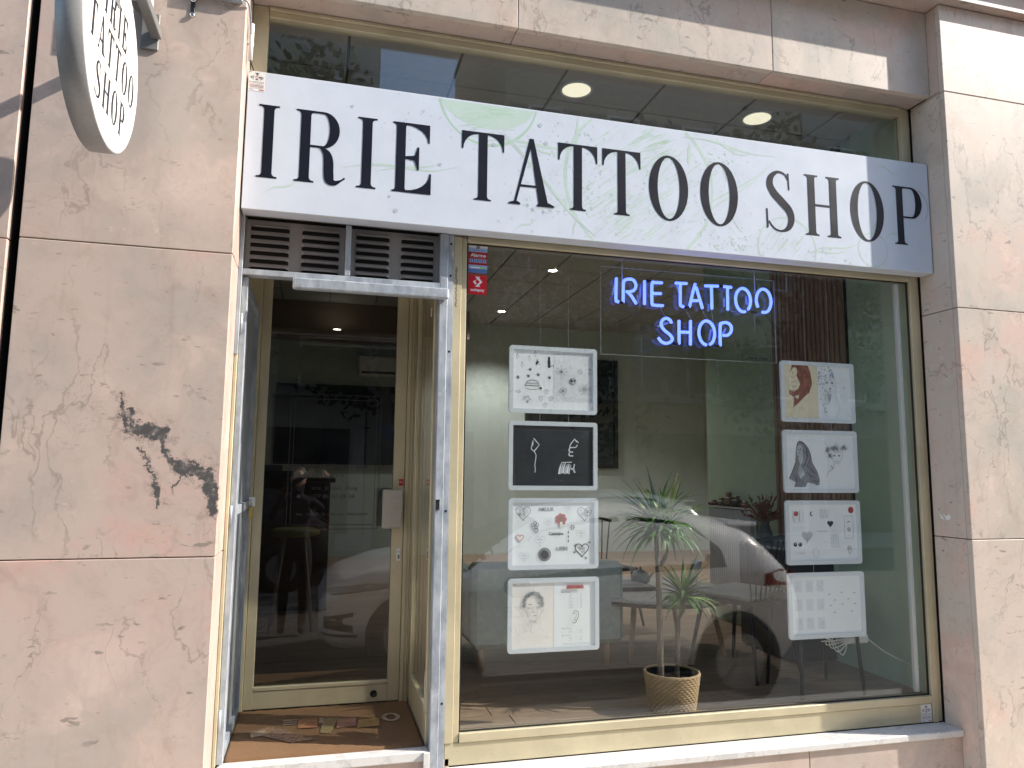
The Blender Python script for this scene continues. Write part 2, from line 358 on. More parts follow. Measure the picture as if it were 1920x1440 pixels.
def lathe(bm, prof, c, seg=24, mi=0, axis='Z', cap=True):
    rings = []
    for r, h in prof:
        ring = []
        for k in range(seg):
            a = 2*math.pi*k/seg; x, y = r*math.cos(a), r*math.sin(a)
            p = (x, y, h) if axis == 'Z' else ((x, h, y) if axis == 'Y' else (h, x, y))
            ring.append(bm.verts.new(Vector(c)+Vector(p)))
        rings.append(ring)
    for a, b in zip(rings, rings[1:]):
        for k in range(seg): f = bm.faces.new((a[k], a[(k+1) % seg], b[(k+1) % seg], b[k])); f.material_index = mi; f.smooth = True
    for q in ((rings[0], rings[-1]) if cap else ()):
        f = bm.faces.new(q); f.material_index = mi
    return bm
def smoothpath(pts, k=6):
    pts = [Vector(p) for p in pts]; out = []
    for i in range(len(pts)-1):
        p0, p1, p2, p3 = pts[max(i-1, 0)], pts[i], pts[i+1], pts[min(i+2, len(pts)-1)]
        for j in range(k):
            t = j/k; out.append(0.5*((2*p1)+(p2-p0)*t+(2*p0-5*p1+4*p2-p3)*t*t+(3*p1-p0-3*p2+p3)*t**3))
    out.append(pts[-1]); return out

class Print:
    """flat print: coloured shapes laid on a plane, each shape a hair above the last"""
    def __init__(s, o, du, dv, n, step=0.00006, start=0.0004):
        s.bm = bmesh.new(); s.o = Vector(o); s.du = Vector(du); s.dv = Vector(dv); s.n = Vector(n); s.h = start; s.step = step; s.mats = []
    def mi(s, m):
        if m not in s.mats: s.mats.append(m)
        return s.mats.index(m)
    def P(s, u, v): return s.bm.verts.new(s.o+s.du*u+s.dv*v+s.n*s.h)
    def poly(s, pts, m):
        s.h += s.step; f = s.bm.faces.new([s.P(*p) for p in pts]); f.material_index = s.mi(m)
    def strip(s, A, B, m):
        s.h += s.step; a = [s.P(*p) for p in A]; b = [s.P(*p) for p in B]; k = s.mi(m)
        for i in range(len(a)-1):
            try: s.bm.faces.new((a[i], a[i+1], b[i+1], b[i])).material_index = k
            except ValueError: pass
    def stroke(s, pts, w, m, taper=False, smooth=0):
        pts = [Vector((p[0], p[1])) for p in pts]
        if smooth: pts = smoothpath(pts, smooth)
        A, B, n = [], [], len(pts)
        for i, p in enumerate(pts):
            d = (pts[min(i+1, n-1)]-pts[max(i-1, 0)])
            if d.length == 0: d = Vector((1, 0))
            d.normalize(); q = Vector((-d.y, d.x)); ww = (w[i] if isinstance(w, list) else w)*getattr(s, 'fine', 1.0)/2
            if taper: ww *= max(0.12, math.sin(math.pi*min(0.97, max(0.03, i/(n-1)))))
            A.append(p+q*ww); B.append(p-q*ww)
        s.strip(A, B, m)
    def disc(s, u, v, r, m, ry=None, seg=10, jit=0.0):
        ry = ry or r
        s.poly([(u+r*(1+random.uniform(-jit, jit))*math.cos(2*math.pi*k/seg), v+ry*(1+random.uniform(-jit, jit))*math.sin(2*math.pi*k/seg)) for k in range(seg)], m)
    def ring(s, u, v, r, w, m, ry=None, a0=0, a1=360, seg=40):
        ry = ry or r; t = [R(a0+(a1-a0)*k/seg) for k in range(seg+1)]
        s.strip([(u+(r+w/2)*math.cos(a), v+(ry+w/2)*math.sin(a)) for a in t], [(u+(r-w/2)*math.cos(a), v+(ry-w/2)*math.sin(a)) for a in t], m)
    def text(s, txt, u, v, h, m, w=None, align='LEFT', bold=0.0):
        cu = bpy.data.curves.new('tmp', 'FONT'); cu.body = txt; cu.size = 1.0; cu.align_x = align; cu.offset = bold; cu.resolution_u = 3
        ob = bpy.data.objects.new('tmp', cu); me = bpy.data.meshes.new_from_object(ob)
        xs = [q.co.x for q in me.vertices] or [0]; sx = (w/(max(xs)-min(xs))) if w else h*1.0/0.72
        sz = h/0.72; x0 = min(xs) if w and align == 'LEFT' else 0.0; s.h += s.step; k = s.mi(m)
        vs = [s.P(u+(q.co.x-x0)*sx, v+q.co.y*sz) for q in me.vertices]
        for p in me.polygons:
            try: s.bm.faces.new([vs[i] for i in p.vertices]).material_index = k
            except ValueError: pass
        bpy.data.objects.remove(ob); bpy.data.meshes.remove(me); bpy.data.curves.remove(cu)
    def done(s, name, parent):
        for f in s.bm.faces: f.normal_update()
        bmesh.ops.triangulate(s.bm, faces=[f for f in s.bm.faces if len(f.verts) > 4])
        for f in s.bm.faces:
            f.normal_update()
            if f.normal.dot(s.n) < 0: f.normal_flip()
        o = base_of([v.co for v in s.bm.verts]); bmesh.ops.translate(s.bm, verts=s.bm.verts, vec=-o)
        me = bpy.data.meshes.new(name); s.bm.to_mesh(me); s.bm.free(); return link(name, me, parent, o, s.mats)

# Didone letters -------------------------------------------------
def arc(cx, cy, rx, ry, a0, a1, n=10): return [(cx+rx*math.cos(R(a0+(a1-a0)*i/n)), cy+ry*math.sin(R(a0+(a1-a0)*i/n))) for i in range(n+1)]
def stem(x0, w, s, H, t=0.012, b=0.016, top=True, bot=True):
    c = x0+w/2; l, r = c-s/2, c+s/2; P = []
    if bot: P += [(x0, 0), (x0+w, 0), (x0+w, t*0.6)]+[(r+b*(1-math.sin(R(a))), t*0.6+b*(1-math.cos(R(a)))) for a in (0, 30, 60, 90)]
    else: P += [(l, 0), (r, 0)]
    if top: P += [(r+b*(1-math.sin(R(a))), H-t*0.6-b*(1-math.cos(R(a)))) for a in (90, 60, 30, 0)]+[(x0+w, H-t*0.6), (x0+w, H), (x0, H), (x0, H-t*0.6)]+[(l-b*(1-math.sin(R(a))), H-t*0.6-b*(1-math.cos(R(a)))) for a in (0, 30, 60, 90)]
    else: P += [(r, H), (l, H)]
    if bot: P += [(l-b*(1-math.sin(R(a))), t*0.6+b*(1-math.cos(R(a)))) for a in (90, 60, 30, 0)]+[(x0, t*0.6)]
    return ('poly', P)
def ribbon(pts, ws):
    pts2 = smoothpath([(p[0], p[1], w) for p, w in zip(pts, ws)], 7); A, B = [], []; n = len(pts2)
    for i, p in enumerate(pts2):
        d = pts2[min(i+1, n-1)]-pts2[max(i-1, 0)]; d = Vector((d.x, d.y)).normalized(); q = Vector((-d.y, d.x))*p.z/2
        A.append((p.x+q.x, p.y+q.y)); B.append((p.x-q.x, p.y-q.y))
    return ('strip', A, B)
def glyph(ch, W, H, s=0.043, th=0.010):
    k = H/0.337
    if ch == 'I': return [stem(0, W, s, H, 0.012*k, 0.016*k)]
    if ch == 'T':
        c = W/2; l, r = c-s/2, c+s/2; d = 0.088*k; e = 0.007*k
        P = [(0, H), (0, H-d), (e, H-d)]+[(l-(l-e)*math.cos(R(a)), H-d+(d-th)*math.sin(R(a))) for a in range(15, 91, 15)]+[(l, H-th-0.004*k), (l, 0.02*k)]
        sw = 0.041*k+s*0.45-0.0*k; q = 0.016*k
        P += [(c-s/2-q*0.3, 0.010*k), (c-s/2-q, 0.006*k), (c-s/2-q*1.25, 0.006*k), (c-s/2-q*1.25, 0), (c+s/2+q*1.25, 0), (c+s/2+q*1.25, 0.006*k), (c+s/2+q, 0.006*k), (c+s/2+q*0.3, 0.010*k), (r, 0.02*k), (r, H-th-0.004*k)]
        P += [(r+(W-e-r)*math.cos(R(a)), H-d+(d-th)*math.sin(R(a))) for a in range(90, 14, -15)]+[(W-e, H-d), (W, H-d), (W, H)]
        return [('poly', P)]
    if ch == 'H':
        w = W*0.375; return [stem(0, w, s, H, 0.012*k, 0.014*k), stem(W-w, w, s, H, 0.012*k, 0.014*k), ('poly', [(w/2+s*0.45, H*0.49), (W-w/2-s*0.45, H*0.49), (W-w/2-s*0.45, H*0.49+th), (w/2+s*0.45, H*0.49+th)])]
    if ch == 'E':
        w = s+0.032*k; x = w/2+s*0.48; g = [stem(0, w, s, H, 0.012*k, 0.014*k)]; e = 0.007*k
        g.append(('poly', [(x, H), (W*0.95, H), (W*0.95, H-0.088*k), (W*0.95-e, H-0.088*k)]+[(x+(W*0.95-e-x)*math.cos(R(a)), H-0.088*k+(0.088*k-th)*math.sin(R(a))) for a in range(15, 91, 15)]))
        g.append(('poly', [(x, 0), (W, 0), (W, 0.10*k), (W-e, 0.10*k)]+[(x+(W-e-x)*math.cos(R(a)), 0.10*k-(0.10*k-th)*math.sin(R(a))) for a in range(15, 91, 15)]))
        m = H*0.50; y = W*0.68
        g.append(('poly', [(x, m-th/2), (y-0.02*k, m-0.012*k), (y-e, m-0.055*k), (y, m-0.055*k), (y, m+0.055*k), (y-e, m+0.055*k), (y-0.02*k, m+0.012*k), (x, m+th/2)])); return g
    if ch == 'A':
        ax = W*0.475; sw = 0.05*k
        return [('poly', [(W*0.11, 0.008*k), (W*0.11+th*1.1, 0.008*k), (ax+0.002*k, H*0.88), (ax-0.006*k, H)]), ('poly', [(ax-0.006*k, H), (ax+0.014*k, H), (W-0.030*k, 0.008*k), (W-0.030*k-s*1.12, 0.008*k), (ax+0.001*k, H*0.84)]),
                ('poly', [(W*0.235, H*0.27), (W*0.66, H*0.27), (W*0.645, H*0.27+th), (W*0.25, H*0.27+th)]), ('poly', [(0, 0), (W*0.25, 0), (W*0.25, 0.007*k), (W*0.18, 0.016*k), (W*0.10, 0.014*k), (0, 0.007*k)]), ('poly', [(W*0.62, 0), (W, 0), (W, 0.007*k), (W-0.035*k, 0.022*k), (W*0.70, 0.020*k), (W*0.62, 0.007*k)])]
    if ch == 'O':
        n = 48; A = arc(W/2, H/2, W/2, H/2+0.004*k, 0, 360, n); B = arc(W/2, H/2, W/2-s*1.10, H/2-th*0.6, 0, 360, n); return [('strip', A, B)]
    if ch in 'RP':
        sw = s+0.042*k; x = sw/2+s*0.45; y1 = H; g = [stem(0, sw, s, H, 0.012*k, 0.016*k)]
        RX = W*(0.87 if ch == 'R' else 1.0); jz = H*(0.49 if ch == 'R' else 0.46); cy = (H+jz)/2; ro = (H-jz)/2
        A = [(x, H-0.001)]+arc(RX-0.072*k, cy, 0.072*k, ro, 90, -90, 14)+[(x, jz)]
        B = [(x, H-th)]+arc(RX-0.072*k, cy, 0.072*k-s*1.02, ro-th, 90, -90, 14)+[(x, jz+th)]
        g.append(('strip', A, B))
        if ch == 'R': g.append(ribbon([(W*0.50, jz+th*0.4), (W*0.62, jz-0.022*k), (W*0.665, H*0.32), (W*0.675, H*0.17), (W*0.70, H*0.06), (W*0.80, 0.008*k), (W*0.93, 0.022*k), (W*1.0, 0.035*k)], [th*0.9, s*0.75, s*0.98, s*1.0, s*0.95, s*0.55, th*0.8, th*0.9]))
        return g
    if ch == 'S':
        g = [ribbon([(W*0.80, H*0.86), (W*0.66, H*0.955), (W*0.42, H*0.975), (W*0.20, H*0.89), (W*0.145, H*0.76), (W*0.27, H*0.63), (W*0.55, H*0.49), (W*0.80, H*0.36), (W*0.87, H*0.21), (W*0.76, H*0.075), (W*0.52, H*0.016), (W*0.27, H*0.045), (W*0.07, H*0.16)],
                    [th*0.9, th*1.0, s*0.36, s*0.72, s*0.90, s*1.0, s*1.06, s*1.0, s*0.88, s*0.62, th*1.0, th*0.9, th*0.8])]
        g.append(('poly', [(W*0.77, H*0.97), (W*0.80, H*0.70), (W*0.84, H*0.70), (W*0.82, H*0.97)])); g.append(('poly', [(W*0.0, H*0.36), (W*0.04, H*0.36), (W*0.06, H*0.06), (W*0.01, H*0.04)])); return g
def letter(parent, ch, o, du, dv, n, W, H, mat, s=0.043, th=0.010, lift=0.0006):
    bm = bmesh.new(); o, du, dv, n = Vector(o), Vector(du), Vector(dv), Vector(n)
    for i, g in enumerate(glyph(ch, W, H, s, th)):
        h = lift+0.00025*(i+1); P = lambda p, q: bm.verts.new(o+du*p[0]+dv*p[1]+n*q)
        if g[0] == 'poly':
            f = bm.faces.new([P(p, h) for p in g[1]]); low = [P(p, 0.0002) for p in g[1]]; tp = f.verts[:]
            for a in range(len(tp)):
                b = (a+1) % len(tp); bm.faces.new((tp[a], tp[b], low[b], low[a]))
        else:
            A = [P(p, h) for p in g[1]]; B = [P(p, h) for p in g[2]]
            for a in range(len(A)-1):
                try: bm.faces.new((A[a], A[a+1], B[a+1], B[a]))
                except ValueError: pass
    for f in bm.faces: f.normal_update()
    bmesh.ops.triangulate(bm, faces=[f for f in bm.faces if len(f.verts) > 4])
    for f in bm.faces:
        f.normal_update()
        if abs(f.normal.dot(n)) > 0.9 and f.normal.dot(n) < 0: f.normal_flip()
    q = base_of([v.co for v in bm.verts]); bmesh.ops.translate(bm, verts=bm.verts, vec=-q)
    me = bpy.data.meshes.new('letter'); bm.to_mesh(me); bm.free(); return link('letter', me, parent, q, mat)

# ================================================================== SETTING: ground, road, room
def structure(o): o['kind'] = 'structure'; return o
FL = 0.59                                               # shop floor level
structure(box('road', -60, 60, -60, -1.45, -0.3, 0.0, 'asphalt', bev=0))
walk = structure(box('pavement', -60, 60, -1.30, 0.25, -0.3, 0.105, 'mortar', bev=0))
pm = bmesh.new(); bbox(pm, 0, 0.394, 0, 0.394, 0, 0.016, 0.003); pme = bpy.data.meshes.new('paving_slab'); 
pm.to_mesh(pme); pm.free(); pme.materials.append(M['pave'])
for i in range(-8, 15):
    for j in range(4):
        o = bpy.data.objects.new('paving_slab', pme); col.objects.link(o); o.parent = walk
        o.location = Vector((i*0.4+(0.2 if j % 2 else 0), -1.298+j*0.398, 0.104))-wloc(walk)
kerb = structure(box('kerb', -60, 60, -1.45, -1.305, -0.3, 0.115, 'kerb', bev=0.01))

fl = structure(box('interior_floor', -1.7, 6.3, 0.302, 7.9, 0.1, FL-0.02, 'mortar', bev=0))
pw = 0.145; j = 0
y = 0.305
while y < 7.7:
    x = -1.66-random.uniform(0, 1.0); far = y > 3.0
    while x < 6.2:
        L = random.uniform(1.2, 1.9) if not far else 4.0
        a, b = max(x, -1.66), min(x+L, 6.25)
        if b-a > 0.1 and not (y < 1.0 and a < 0.52 and b < 0.56): 
            a2 = 0.545 if (y < 1.0 and a < 0.545) else a
            box('plank', a2, b-0.003, y, y+pw-0.003, FL-0.018, FL+random.uniform(-0.0008, 0.0008), 'woodfloor', fl, bev=0.0015)
        x += L
    y += pw
CZ = 4.05
ce = structure(box('interior_ceiling', -1.75, 6.35, 0.26, 7.95, CZ+0.02, CZ+0.25, 'ceilgrid', bev=0))
tb = bmesh.new(); bbox(tb, 0, 0.585, 0, 0.585, 0, 0.014, 0.002); tme = bpy.data.meshes.new('ceiling_tile'); tb.to_mesh(tme); tb.free(); tme.materials.append(M['ceil'])
for i in range(14):
    for j in range(13):
        o = bpy.data.objects.new('ceiling_tile', tme); col.objects.link(o); o.parent = ce
        o.location = Vector((-1.72+i*0.6, 0.30+j*0.6, CZ))-wloc(ce)
structure(box('interior_wall_back', -1.75, 6.35, 7.72, 7.95, 0.2, CZ+0.01, 'wallgrey', bev=0))
structure(box('interior_wall_left', -1.95, -1.72, 0.26, 7.95, 0.2, CZ+0.01, 'wallgrey', bev=0))
structure(box('interior_wall_right', 3.36, 3.60, 0.30, 2.78, 0.2, CZ+0.01, 'wallgreen', bev=0))
structure(box('interior_wall_far_right', 6.1, 6.3, 2.78, 7.72, 0.2, CZ+0.01, 'wallgrey', bev=0))
structure(box('interior_wall_return', 3.60, 6.3, 2.55, 2.78, 0.2, CZ+0.01, 'wallgreen', bev=0))
# low beam across the back of the room and its darker underside
structure(box('interior_beam', -1.72, 2.0, 6.9, 7.72, 3.65, CZ, 'wallbrown', bev=0))

# ================================================================== THE SHOP BUILDING
B = root('shop_building', (1.4, 0, 0.1), 'pink marble clad shop building with gold aluminium window and recessed door', 'building')
def part(name, x0, x1, y0, y1, z0, z1, mat, parent=None, bev=0.002): return box(name, x0, x1, y0, y1, z0, z1, mat, parent or B, bev)
# structural core behind the cladding
core = bmesh.new()
bbox(core, -1.155, -0.41, 0.034, 0.30, 0.1, 8.0)            # pier behind the wide slabs
bbox(core, 3.335, 7.0, 0.034, 0.30, 0.1, 8.0)
bbox(core, -0.41, 3.335, 0.13, 0.30, 4.0, 8.0)
bbox(core, 0.62, 3.335, 0.17, 0.30, 0.1, 0.46)
bbox(core, -1.155, 7.0, 0.30, 0.32, 4.31, 8.0)
obm('wall_core', core, 'mortar', B)
def slabs(x0, x1, y0, y1, zs, mat, parent, gap=0.004, gapx=0.0):
    for a, b in zip(zs, zs[1:]):
        m = mat(a, b) if callable(mat) else mat
        box('stone_slab', x0, x1, y0, y1, a+gap/2, b-gap/2, m, parent, 0.0025)
ZL = [0.1, 0.23, 1.457, 2.683, 3.91, 4.46]; ZR = [0.1, 0.246, 1.476, 2.706, 3.939, 4.46]
slabs(-1.150, -0.3735, 0.0, 0.032, ZL, lambda a, b: 'stone_vein' if abs(a-1.457) < 0.01 else 'stone', B)
slabs(-0.3995, -0.3735, 0.0335, 0.243, ZL[:-1]+[3.95], 'stone', B)        # return beside the doorway
slabs(3.300, 4.30, 0.0, 0.032, ZR, 'stone_pale', B); slabs(4.304, 5.6, 0.0, 0.032, ZR, 'stone_pale', B)
slabs(3.300, 3.331, 0.0335, 0.243, ZR[:-1]+[3.95], 'stone_pale', B)            # right reveal
for a, b in ((-0.372, 0.86), (0.863, 2.278), (2.281, 3.2985)):
    box('lintel_slab', a, b, 0.095, 0.128, 3.95, 4.46, 'stone_pale', B, 0.0025)
    box('soffit_slab', a, b, 0.130, 0.30, 3.952, 3.985, 'stone', B, 0.002)
box('stone_slab', 3.300, 3.331, 0.0335, 0.128, 3.952, 4.458, 'stone', B, 0.0025); box('stone_slab', -0.3995, -0.3735, 0.0335, 0.128, 3.952, 4.458, 'stone', B, 0.0025)
co = bmesh.new(); bbox(co, -1.16, 7.0, -0.048, 0.30, 4.464, 4.60, 0.006); bbox(co, -1.16, 7.0, -0.10, 0.30, 4.603, 4.72, 0.006); obm('cornice', co, 'stone', B)
slabs(-1.155, 7.0, 0.0, 0.032, [4.722, 6.2, 8.0], 'stone', B)
# plinth below the window, marble sill
for a, b in ((0.62, 1.28), (1.283, 2.380), (2.383, 3.2985)): box('stone_slab', a, b, 0.135, 0.168, 0.1, 0.461, 'stone', B, 0.0025)
sl_ = part('window_sill', 0.600, 3.2985, 0.117, 0.252, 0.464, 0.496, 'marble', bev=0.004)
# --- gold aluminium shop window
GX0, GX1, GZ0, GZ1 = 0.661, 3.228, 0.6355, 2.902
part('window_panel', 0.597, 3.228, 0.252, 0.292, 0.499, 0.594, 'gold'); part('window_rail', GX0, GX1, 0.243, 0.298, 0.5965, GZ0, 'gold')
part('window_mullion', 0.594, 0.6335, 0.245, 0.300, 0.5965, 2.924, 'gold'); part('window_mullion', 0.635, 0.659, 0.252, 0.298, 0.5965, 2.924, 'gold')
part('window_jamb', 3.230, 3.268, 0.245, 0.300, 0.499, 3.945, 'gold'); part('window_jamb', 3.270, 3.299, 0.255, 0.300, 0.499, 3.945, 'gold')
part('window_head', GX0, GX1, 0.243, 0.298, GZ1, 2.945, 'gold'); part('window_head', GX0, GX1, 0.252, 0.296, 2.947, 3.555, 'gold')
part('glass_pane', GX0-0.002, GX1+0.002, 0.272, 0.280, GZ0-0.002, GZ1+0.002, 'glass', bev=0)
gk = bmesh.new(); bbox(gk, GX0, GX0+0.006, 0.262, 0.271, GZ0, GZ1); bbox(gk, GX1-0.006, GX1, 0.262, 0.271, GZ0, GZ1); bbox(gk, GX0+0.006, GX1-0.006, 0.262, 0.271, GZ0, GZ0+0.006); bbox(gk, GX0+0.006, GX1-0.006, 0.262, 0.271, GZ1-0.006, GZ1)
obm('glazing_seal', gk, 'black', B)
part('blind_track', 3.180, 3.205, 0.300, 0.325, 0.64, 2.90, 'white', bev=0.003)
# --- transom window above the sign
part('transom_rail', -0.372, 3.228, 0.245, 0.298, 3.557, 3.60, 'gold'); part('transom_rail', -0.30, 3.228, 0.245, 0.298, 3.898, 3.948, 'gold'); part('transom_rail', -0.30, 3.228, 0.236, 0.244, 3.930, 3.948, 'gold')
part('transom_jamb', -0.372, -0.302, 0.245, 0.298, 3.602, 3.948, 'gold')
part('glass_pane', -0.304, 3.230, 0.272, 0.280, 3.598, 3.90, 'glass', bev=0)
# --- wall band behind the fascia sign, doorway soffit
part('door_head', -0.372, 0.655, 0.252, 0.296, 2.947, 3.555, 'gold'); part('vestibule_soffit', -0.372, 0.594, 0.300, 1.05, 2.955, 3.02, 'gold')
part('vestibule_wall', -0.405, -0.374, 0.245, 1.05, 0.3, 2.954, 'gold')
# --- galvanised steel gate frame in the doorway
part('steel_post', -0.372, -0.358, 0.238, 0.300, 0.58, 2.93, 'gold'); part('steel_post', -0.3735, -0.356, 0.228, 0.237, 2.30, 2.93, 'galv')
pr = part('steel_post', 0.527, 0.566, 0.232, 0.292, 0.40, 2.93, 'galv', bev=0.003); pf = part('steel_post', 0.5675, 0.593, 0.240, 0.262, 0.40, 2.93, 'galv', bev=0.001)
for z in (2.884, 2.727, 2.361, 1.619, 0.771): obm('screw_hole', lathe(bmesh.new(), [(0.0055, -0.0012), (0.0055, -0.0004)], (0.579, 0.240, z), 12, axis='Y'), 'blackhole', pf)
lk = bmesh.new(); bbox(lk, 0.529, 0.548, 0.2275, 0.2318, 1.625, 1.672); obm('latch_keep', lk, 'chrome', pr); box('latch_slot', 0.534, 0.543, 0.2262, 0.2273, 1.632, 1.664, 'blackhole', pr, 0)
part('steel_beam', -0.356, 0.566, 0.222, 0.2315, 2.659, 2.686, 'galv', bev=0.002) if False else part('steel_beam', -0.3555, 0.526, 0.232, 0.292, 2.660, 2.686, 'galv', bev=0.002)
part('steel_mullion', 0.085, 0.110, 0.234, 0.286, 2.688, 2.930, 'galv', bev=0.002)
part('closer_bar', -0.136, 0.562, 0.185, 0.231, 2.603, 2.652, 'galv', bev=0.006)
for cx_ in (-0.1355, 0.561): part('bar_cap', cx_-0.0025, cx_+0.003, 0.188, 0.228, 2.606, 2.649, 'white')
# louvre panels, each blade a pressed hood
def louvre(x0, x1):
    lp = part('louvre_panel', x0, x1, 0.276, 0.280, 2.690, 2.926, 'vent', bev=0)
    w = (x1-x0)
    for c in range(2):
        for r in range(6):
            a = x0+0.018+c*(w/2+0.004); b = a+w/2-0.044; z = 2.703+r*0.0375
            bm = bmesh.new(); e = 0.018; h = 0.016; d = 0.022
            # open hood: sloping top, tapering ends, slot below blackened taller to stand for the hood's shadow
            v = [bm.verts.new(p) for p in ((a, 0.2755, z+h), (b, 0.2755, z+h), (b-e, 0.2755-d, z+0.004), (a+e, 0.2755-d, z+0.004), (a, 0.2755, z-0.001), (b, 0.2755, z-0.001), (b-e, 0.2755-d+0.002, z+0.0015), (a+e, 0.2755-d+0.002, z+0.0015))]
            for f in ((0, 1, 2, 3), (0, 3, 7, 4), (1, 5, 6, 2), (3, 2, 6, 7)): bm.faces.new([v[i] for i in f])
            bl = obm('louvre_blade', bm, 'vent', lp); box('louvre_slot_shade', a+0.004, b-0.004, 0.2735, 0.2758, z-0.0145, z+0.0035, 'blackhole', bl, 0)
louvre(-0.355, 0.0835); louvre(0.1115, 0.5255)
part('void_board', -0.355, 0.526, 0.290, 0.298, 2.69, 2.945, 'blackhole', bev=0)
# --- threshold and step
part('threshold', -0.355, 0.526, 0.236, 0.300, 0.534, 0.576, 'marble', bev=0.004); part('threshold_base', -0.355, 0.526, 0.301, 0.93, 0.50, 0.571, 'marble', bev=0)
part('stone_slab', -0.372, 0.618, 0.252, 0.30, 0.1, 0.532, 'stone'); part('pillar_base', 0.500, 0.5265, 0.222, 0.2355, 0.44, 0.574, 'marble')
part('entrance_step', -0.372, 0.60, -0.06, 0.25, 0.121, 0.30, 'marble', bev=0.006)
# --- recessed door
DY = 0.94
part('door_frame', -0.3735, -0.318, DY-0.012, DY+0.05, 0.575, 2.953, 'gold'); part('door_frame', 0.468, 0.5135, DY-0.012, DY+0.05, 0.575, 2.953, 'gold'); part('door_frame', 0.480, 0.486, DY-0.020, DY-0.0125, 0.575, 2.953, 'gold'); part('door_frame', 0.496, 0.502, DY-0.020, DY-0.0125, 0.575, 2.953, 'gold')
d = bmesh.new(); bbox(d, -0.316, -0.270, DY, DY+0.045, 0.592, 2.95, 0.002); bbox(d, 0.404, 0.466, DY, DY+0.045, 0.592, 2.95, 0.002); bbox(d, -0.2695, 0.4035, DY+0.002, DY+0.043, 0.592, 0.680, 0.002); bbox(d, -0.2695, 0.4035, DY-0.002, DY+0.043, 0.6815, 0.700, 0.002); bbox(d, -0.2695, 0.4035, DY+0.002, DY+0.043, 2.90, 2.95, 0.002)
door = obm('door_leaf', d, 'gold', B)
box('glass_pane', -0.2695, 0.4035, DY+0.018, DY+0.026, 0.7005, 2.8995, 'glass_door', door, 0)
box('push_plate', 0.345, 0.452, DY-0.062, DY-0.038, 1.493, 1.700, M['vent'] if False else plain('warm_grey_plate', (0.36, 0.34, 0.29), 0.4), door, 0.006)
pb = bmesh.new(); bbox(pb, 0.41, 0.45, DY-0.0375, DY-0.0005, 1.53, 1.66); obm('plate_bracket', pb, 'gold', door)
box('inner_plate', 0.322, 0.43, DY+0.05, DY+0.062, 1.50, 1.705, M['white'], door, 0.004)
lp = box('lock_plate', 0.432, 0.455, DY-0.004, DY-0.0005, 1.318, 1.381, 'white', door, 0.001)
obm('lock_cylinder', lathe(bmesh.new(), [(0.0075, -0.012), (0.0075, 0.0)], (0.4435, DY-0.0045, 1.358), 14, axis='Y'), 'chrome', lp)
obm('lock_keyway', bbox(bmesh.new(), 0.4385, 0.4485, DY-0.0135, DY-0.0045, 1.328, 1.349, 0.003), 'greysteel', lp)
obm('floor_lock', lathe(bmesh.new(), [(0.018, 0), (0.018, -0.006), (0.012, -0.008), (0.012, -0.003), (0.004, -0.003)], (0.333, DY+0.0015, 0.634), 20, axis='Y'), 'black', door)
# --- glazed side of the doorway
s = bmesh.new(); bbox(s, 0.5155, 0.540, 0.300, 0.925, 0.575, 0.715, 0.002); bbox(s, 0.5155, 0.540, 0.300, 0.335, 0.7165, 2.95, 0.002); bbox(s, 0.5155, 0.540, 0.895, 0.925, 0.7165, 2.95, 0.002); bbox(s, 0.5135, 0.540, 0.3355, 0.8945, 0.7165, 0.735, 0.002)
side = obm('side_frame', s, 'gold', B); box('glass_pane', 0.524, 0.531, 0.3355, 0.8945, 0.7355, 2.95, 'glass_side', side, 0)

# neighbour: more of the same stone beyond the open joint
NB = root('neighbour_building', (-3.2, 0, 0.1), 'pink stone wall beyond the black open joint at the left edge', 'building')
box('wall_core', -7.0, -1.19, 0.034, 0.30, 0.1, 8.0, 'mortar', NB, 0)
for a, b in ((-2.35, -1.187), (-3.6, -2.354), (-7.0, -3.604)): slabs(a, b, -0.004, 0.030, [0.1, 0.24, 1.45, 2.672, 3.90, 5.2, 6.5, 8.0], 'stone', NB)

# ================================================================== SIGNS
SX0, SX1, SZ0, SZ1, SY = -0.3665, 3.294, 2.928, 3.566, 0.138
F = root('fascia_sign', (1.46, SY, SZ0), 'long white fascia sign reading IRIE TATTOO SHOP in black serif capitals', 'sign')
box('sign_box', SX0, SX1, SY, 0.228, SZ0, SZ1, 'signwhite', F, 0.003)
for ch, x0, x1 in (('I', -0.313, -0.226), ('R', -0.153, 0.067), ('I', 0.119, 0.206), ('E', 0.279, 0.459), ('T', 0.603, 0.810), ('A', 0.835, 1.063), ('T', 1.083, 1.288), ('T', 1.315, 1.521), ('O', 1.567, 1.785), ('O', 1.855, 2.072), ('S', 2.240, 2.412), ('H', 2.478, 2.697), ('O', 2.764, 2.981), ('P', 3.047, 3.239)):
    letter(F, ch, (x0, SY, 3.077), (1, 0, 0), (0, 0, 1), (0, -1, 0), x1-x0, 0.337, 'signink', lift=0.0012)
p = Print((SX0, SY, SZ0), (1, 0, 0), (0, 0, 1), (0, -1, 0), 0.0000006, 0.0002)
U = lambda x: x-SX0
Hh = SZ1-SZ0
def clampv(v): return min(max(v, 0.004), Hh-0.004)
def sline(x0, z0, x1, z1, w, m='signgreen2'):
    pts = [(U(x0+(x1-x0)*t/8)+random.uniform(-.002, .002), clampv(z0-SZ0+(z1-z0)*t/8+0.012*math.sin(t*0.8))) for t in range(9)]; p.stroke(pts, w*1.15, m, taper=True)
